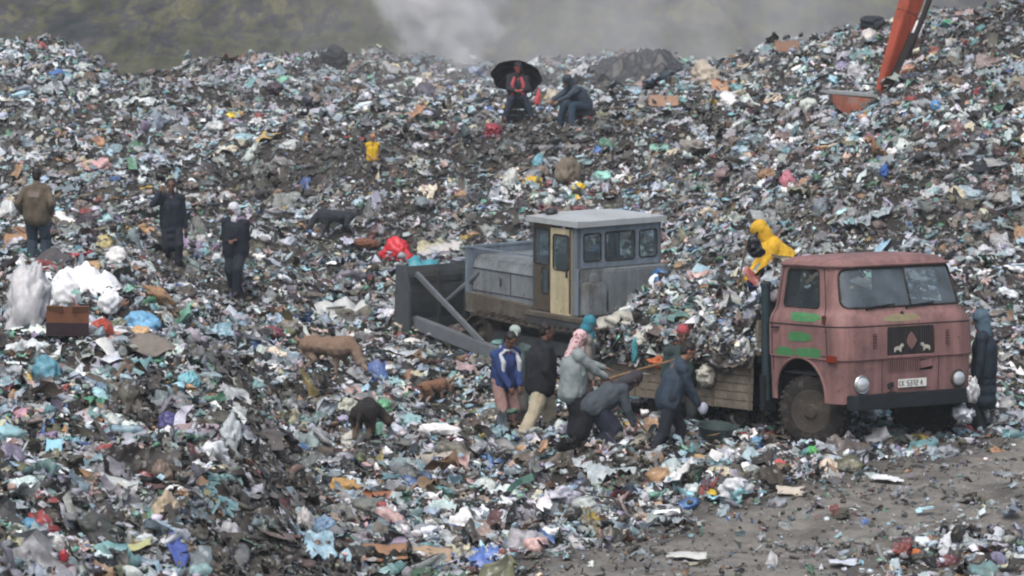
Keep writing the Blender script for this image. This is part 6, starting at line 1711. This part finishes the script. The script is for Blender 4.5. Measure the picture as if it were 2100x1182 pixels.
# -- along the track
bag(1598, 955, 36, 26, "c25a58", "salmon red bag in the litter below the front wheel", knot=False)
bag(1668, 925, 30, 24, "4fa45c", "green bag next to the front wheel", knot=False)
bag(1552, 902, 36, 18, "6d9cc2", "light blue bag left of the front wheel", knot=False)
bag(1460, 1012, 24, 18, "c2a838", "yellow bag at the edge of the muddy track", knot=False)
bag(1803, 893, 52, 30, "b4bcc0", "white plastic bag under the lorry bumper", knot=False)
sheet(1410, 1148, 80, 16, "c6c8c2", "white plastic scrap on the muddy track, left of two", crump=.04)
sheet(1728, 1166, 60, 14, "c4cad4", "white plastic scrap on the muddy track, right of two", crump=.04)
bag(1510, 1000, 70, 50, "c9cdd2", "large white crumpled film at the edge of the muddy track", knot=False)
bag(1700, 960, 50, 34, "c9bca8", "cream film heap right of the salmon bag", knot=False)
sheet(1820, 990, 56, 20, "d5d8da", "bright white scrap at the right end of the litter line", crump=.08)
card(1625, 1018, 60, 14, "b7b0a2", "pale board scrap lying on the track edge", tilt=12, cat="board", name="board")
bag(1725, 1056, 44, 24, "4c4c44", "dark olive lump on the muddy track", "lump", kind="cloth", knot=False, name="rag_lump")
bag(1945, 1120, 60, 44, "c0c4cc", "pale crumpled film in the bottom right litter", knot=False)
bag(1880, 1138, 30, 18, "b0683c", "orange brown bag in the bottom right litter", knot=False)
bag(2040, 1100, 40, 36, "b8bfc8", "bluish white bag nearest the bottom right corner", knot=False)
# basin beside the striding person
q = at(1466, 905); tb = empty("basin", q); tb.rotation_euler = (0.12, 0.05, 0.2); tag(tb, "dark green grey plastic basin beside the feet of the striding person", "basin")
m_ = MB(); m_.lathe([(0.20, 0.0), (0.26, 0.20), (0.285, 0.205), (0.285, 0.225), (0.25, 0.22), (0.19, 0.02)], (0, 0, 0), 'z', 28); m_.build("bowl", itmat("3c4a4a", "plastic"), tb, smooth=True)
for s_ in (-1, 1):
    m_ = MB(); m_.tube([(s_ * .285, -.05, .20), (s_ * .33, -.04, .19), (s_ * .33, .04, .19), (s_ * .285, .05, .20)], .01, n=6); m_.build("handle", itmat("3c4a4a", "plastic"), tb)
# blue barrel behind the bulldozer
yb = 60.05; br = empty("barrel", ((1342 - 1050) / FPX * yb, yb, zpix(612, yb) - 0.02)); br.rotation_euler = (0.2, 0.35, 0.4); tag(br, "blue plastic barrel leaning against the rear of the bulldozer", "barrel")
m_ = MB(); m_.lathe([(0.16, 0), (0.19, 0.03), (0.195, 0.12), (0.205, 0.14), (0.195, 0.16), (0.2, 0.3), (0.21, 0.32), (0.2, 0.34), (0.19, 0.45), (0.16, 0.5)], (0, 0, 0), 'z', 26); m_.build("drum", itmat("2f5a86", "plastic"), br, smooth=True)
m_ = MB(); m_.lathe([(0.03, 0.5), (0.035, 0.53), (0.01, 0.54)], (0.07, 0, 0), 'z', 12); m_.build("cap", BLACK, br)
# pieces lying on the load itself
def onload(lx, ly, dz=0.0): return TM @ Vector((lx, ly, float(load_h(np.array([lx]), np.array([ly]))[0]) + dz))
def lbag(px, py, w, h, y, col, label, knot=False, kind="film", name="plastic_bag", cat="bag", flat=1.0):
    CNT[0] += 1; s_ = CNT[0]; k = pxm(y); W, H = w / k, h / k
    V, F = ICO[4]; V = wrinkled(V, s_ * 2.7, 0.45, 0.8, 0.5)
    V = V * np.array([W / 2, min(W, .5) / 2, H / 1.9 * flat])
    o = link_mesh(name, np_mesh(name, V, F), itmat(col, kind), None, smooth=True); o.location = ((px - 1050) / FPX * y / math.cos(TP), y, zpix(py, y)); o.rotation_euler = (0.3, rng.uniform(-.2, .2), rng.uniform(-.3, .3))
    return tag(o, label, cat)
lbag(1295, 662, 150, 60, 53.9, "a3a39a", "big crumpled grey white sheet at the rear end of the load", name="plastic_sheet", cat="sheet")
lbag(1322, 622, 84, 26, 54.6, "6c7270", "bent dark grey sheet on the rear end of the load under the bulldozer", name="metal_sheet", cat="sheet", kind="metal")
lbag(1330, 690, 80, 30, 53.0, "b4b4ac", "pale cloth flap hanging below the big grey white sheet", kind="cloth", name="rag", cat="cloth")
lbag(1430, 664, 90, 44, 53.2, "8b8f8c", "grey film bag in the middle of the load", )
lbag(1446, 692, 76, 34, 52.6, "9a9b9c", "light grey striped cloth bundle on the load", kind="cloth", name="bundle", cat="bundle")
lbag(1500, 612, 32, 24, 53.2, "9fc4ae", "pale green bag on the load below the yellow raincoat")
lbag(1452, 768, 44, 40, 51.7, "b7b6ac", "off white bag hanging over the side boards", )
lbag(1350, 745, 40, 26, 52.2, "a8603c", "orange brown bundle on the load behind the striding person", kind="cloth", name="bundle", cat="bundle")
lbag(1301, 722, 14, 60, 52.3, "4f9aa6", "thin teal plastic strip hanging from the load", name="plastic_strip", cat="strip")
o = lbag(1998, 800, 26, 62, 50.0, "c4c8cc", "white rag draped over the far headlight corner of the lorry", kind="cloth", name="rag", cat="cloth")
o = lbag(1978, 850, 56, 40, 50.6, "b5bac4", "white bag under the far end of the lorry bumper")
# ------------------------------------------------------------------ haze and smoke
def box_obj(name, lo, hi):
    mb = MB(); c = [(a + b_) / 2 for a, b_ in zip(lo, hi)]; d = [b_ - a for a, b_ in zip(lo, hi)]
    mb.box(c, d); return mb
hz = bpy.data.materials.new("haze_air"); hz.use_nodes = True
N, L = hz.node_tree.nodes, hz.node_tree.links
N.remove(N["Principled BSDF"])
pv = N.new("ShaderNodeVolumePrincipled"); pv.inputs["Color"].default_value = (0.82, 0.90, 0.97, 1)
pv.inputs["Density"].default_value = 0.0005; pv.inputs["Anisotropy"].default_value = 0.0
L.new(pv.outputs[0], N["Material Output"].inputs["Volume"])
hb = box_obj("haze", (-620, -60, -8), (620, 1350, 210)).build("haze", hz); tag(hb, kind="stuff", label="thin grey haze hanging in the damp air over the dump", cat="haze")
hz.cycles.homogeneous_volume = True if hasattr(hz.cycles, "homogeneous_volume") else None

def smoke(name, loc, size, dens, lean, r0, r1, wob, label, seed=0.0, nscale=1.6):
    """a plume: density falls off round a leaning, widening axis and breaks up with noise"""
    m = bpy.data.materials.new("smoke_volume"); m.use_nodes = True
    N, L = m.node_tree.nodes, m.node_tree.links
    N.remove(N["Principled BSDF"])
    tc = N.new("ShaderNodeTexCoord")
    nz = N.new("ShaderNodeTexNoise"); nz.inputs["Scale"].default_value = nscale; nz.inputs["Detail"].default_value = 4
    off = N.new("ShaderNodeVectorMath"); off.operation = 'ADD'; off.inputs[1].default_value = (seed, seed, -seed)
    L.new(tc.outputs["Object"], off.inputs[0]); L.new(off.outputs[0], nz.inputs["Vector"])
    cen = N.new("ShaderNodeVectorMath"); cen.operation = 'SUBTRACT'; cen.inputs[1].default_value = (.5, .5, .5); L.new(nz.outputs["Color"], cen.inputs[0])
    sc = N.new("ShaderNodeVectorMath"); sc.operation = 'SCALE'; sc.inputs["Scale"].default_value = wob; L.new(cen.outputs[0], sc.inputs[0])
    ad = N.new("ShaderNodeVectorMath"); ad.operation = 'ADD'; L.new(tc.outputs["Object"], ad.inputs[0]); L.new(sc.outputs[0], ad.inputs[1])
    sp = N.new("ShaderNodeSeparateXYZ"); L.new(ad.outputs[0], sp.inputs[0])
    def M(op, a, b_=None, clamp=False):
        n = N.new("ShaderNodeMath"); n.operation = op; n.use_clamp = clamp
        for i, v in enumerate((a, b_)):
            if v is None: continue
            if isinstance(v, (int, float)): n.inputs[i].default_value = v
            else: L.new(v, n.inputs[i])
        return n.outputs[0]
    t = M('DIVIDE', sp.outputs["Z"], size[2], True)
    ax = M('MULTIPLY', M('POWER', t, 1.15), lean)
    dx = M('SUBTRACT', sp.outputs["X"], ax)
    rad = M('ADD', r0, M('MULTIPLY', t, r1 - r0))
    dd = M('SQRT', M('ADD', M('POWER', dx, 2), M('POWER', sp.outputs["Y"], 2)))
    f = M('SUBTRACT', 1.0, M('DIVIDE', dd, rad), True)
    f = M('POWER', f, 1.8)
    thin = M('SUBTRACT', 1.0, M('MULTIPLY', t, 0.75))
    n2 = N.new("ShaderNodeTexNoise"); n2.inputs["Scale"].default_value = nscale * 1.7; n2.inputs["Detail"].default_value = 5; L.new(ad.outputs[0], n2.inputs["Vector"])
    br = N.new("ShaderNodeMapRange"); br.inputs[1].default_value = 0.38; br.inputs[2].default_value = 0.68; L.new(n2.outputs["Fac"], br.inputs[0])
    ends = M('MULTIPLY', M('MULTIPLY', M('SUBTRACT', 1.0, t), 4.0, True), M('MULTIPLY', M('ADD', sp.outputs["Z"], 0.05), 3.0, True))
    den = M('MULTIPLY', M('MULTIPLY', M('MULTIPLY', M('MULTIPLY', f, thin), M('ADD', br.outputs[0], 0.12)), ends), dens)
    pv = N.new("ShaderNodeVolumePrincipled"); pv.inputs["Color"].default_value = (0.97, 0.975, 0.98, 1)
    L.new(den, pv.inputs["Density"]); L.new(pv.outputs[0], N["Material Output"].inputs["Volume"])
    mb = MB(); mb.box((lean * 0.45, 0, size[2] / 2), (size[0], size[1], size[2]))
    o = mb.build(name, m); o.location = loc
    tag(o, label, "smoke", kind="stuff")
    return o
p = at(925, 160)
smoke("smoke", (p.x, p.y + 1.5, p.z - 0.2), (14, 6, 5.5), 17.0, -1.3, 1.1, 3.4, 2.6, "white smoke plume rising from the smouldering ridge behind the umbrella", 3.0, 0.9)
p = at(625, 110)
smoke("smoke", (p.x, p.y + 1, p.z - 0.1), (3, 2.4, 2.2), 2.0, -0.35, 0.25, 0.6, 0.4, "thin wisp of smoke above the left part of the ridge", 7.0, 1.6)
p = at(1300, 110)
smoke("smoke", (p.x - 1, p.y - 0.5, p.z - 1.6), (40, 10, 6), 0.20, 5.0, 11.0, 18.0, 4.0, "wide pale smoke drifting low behind the rubbish ridge", 11.0, 0.40)
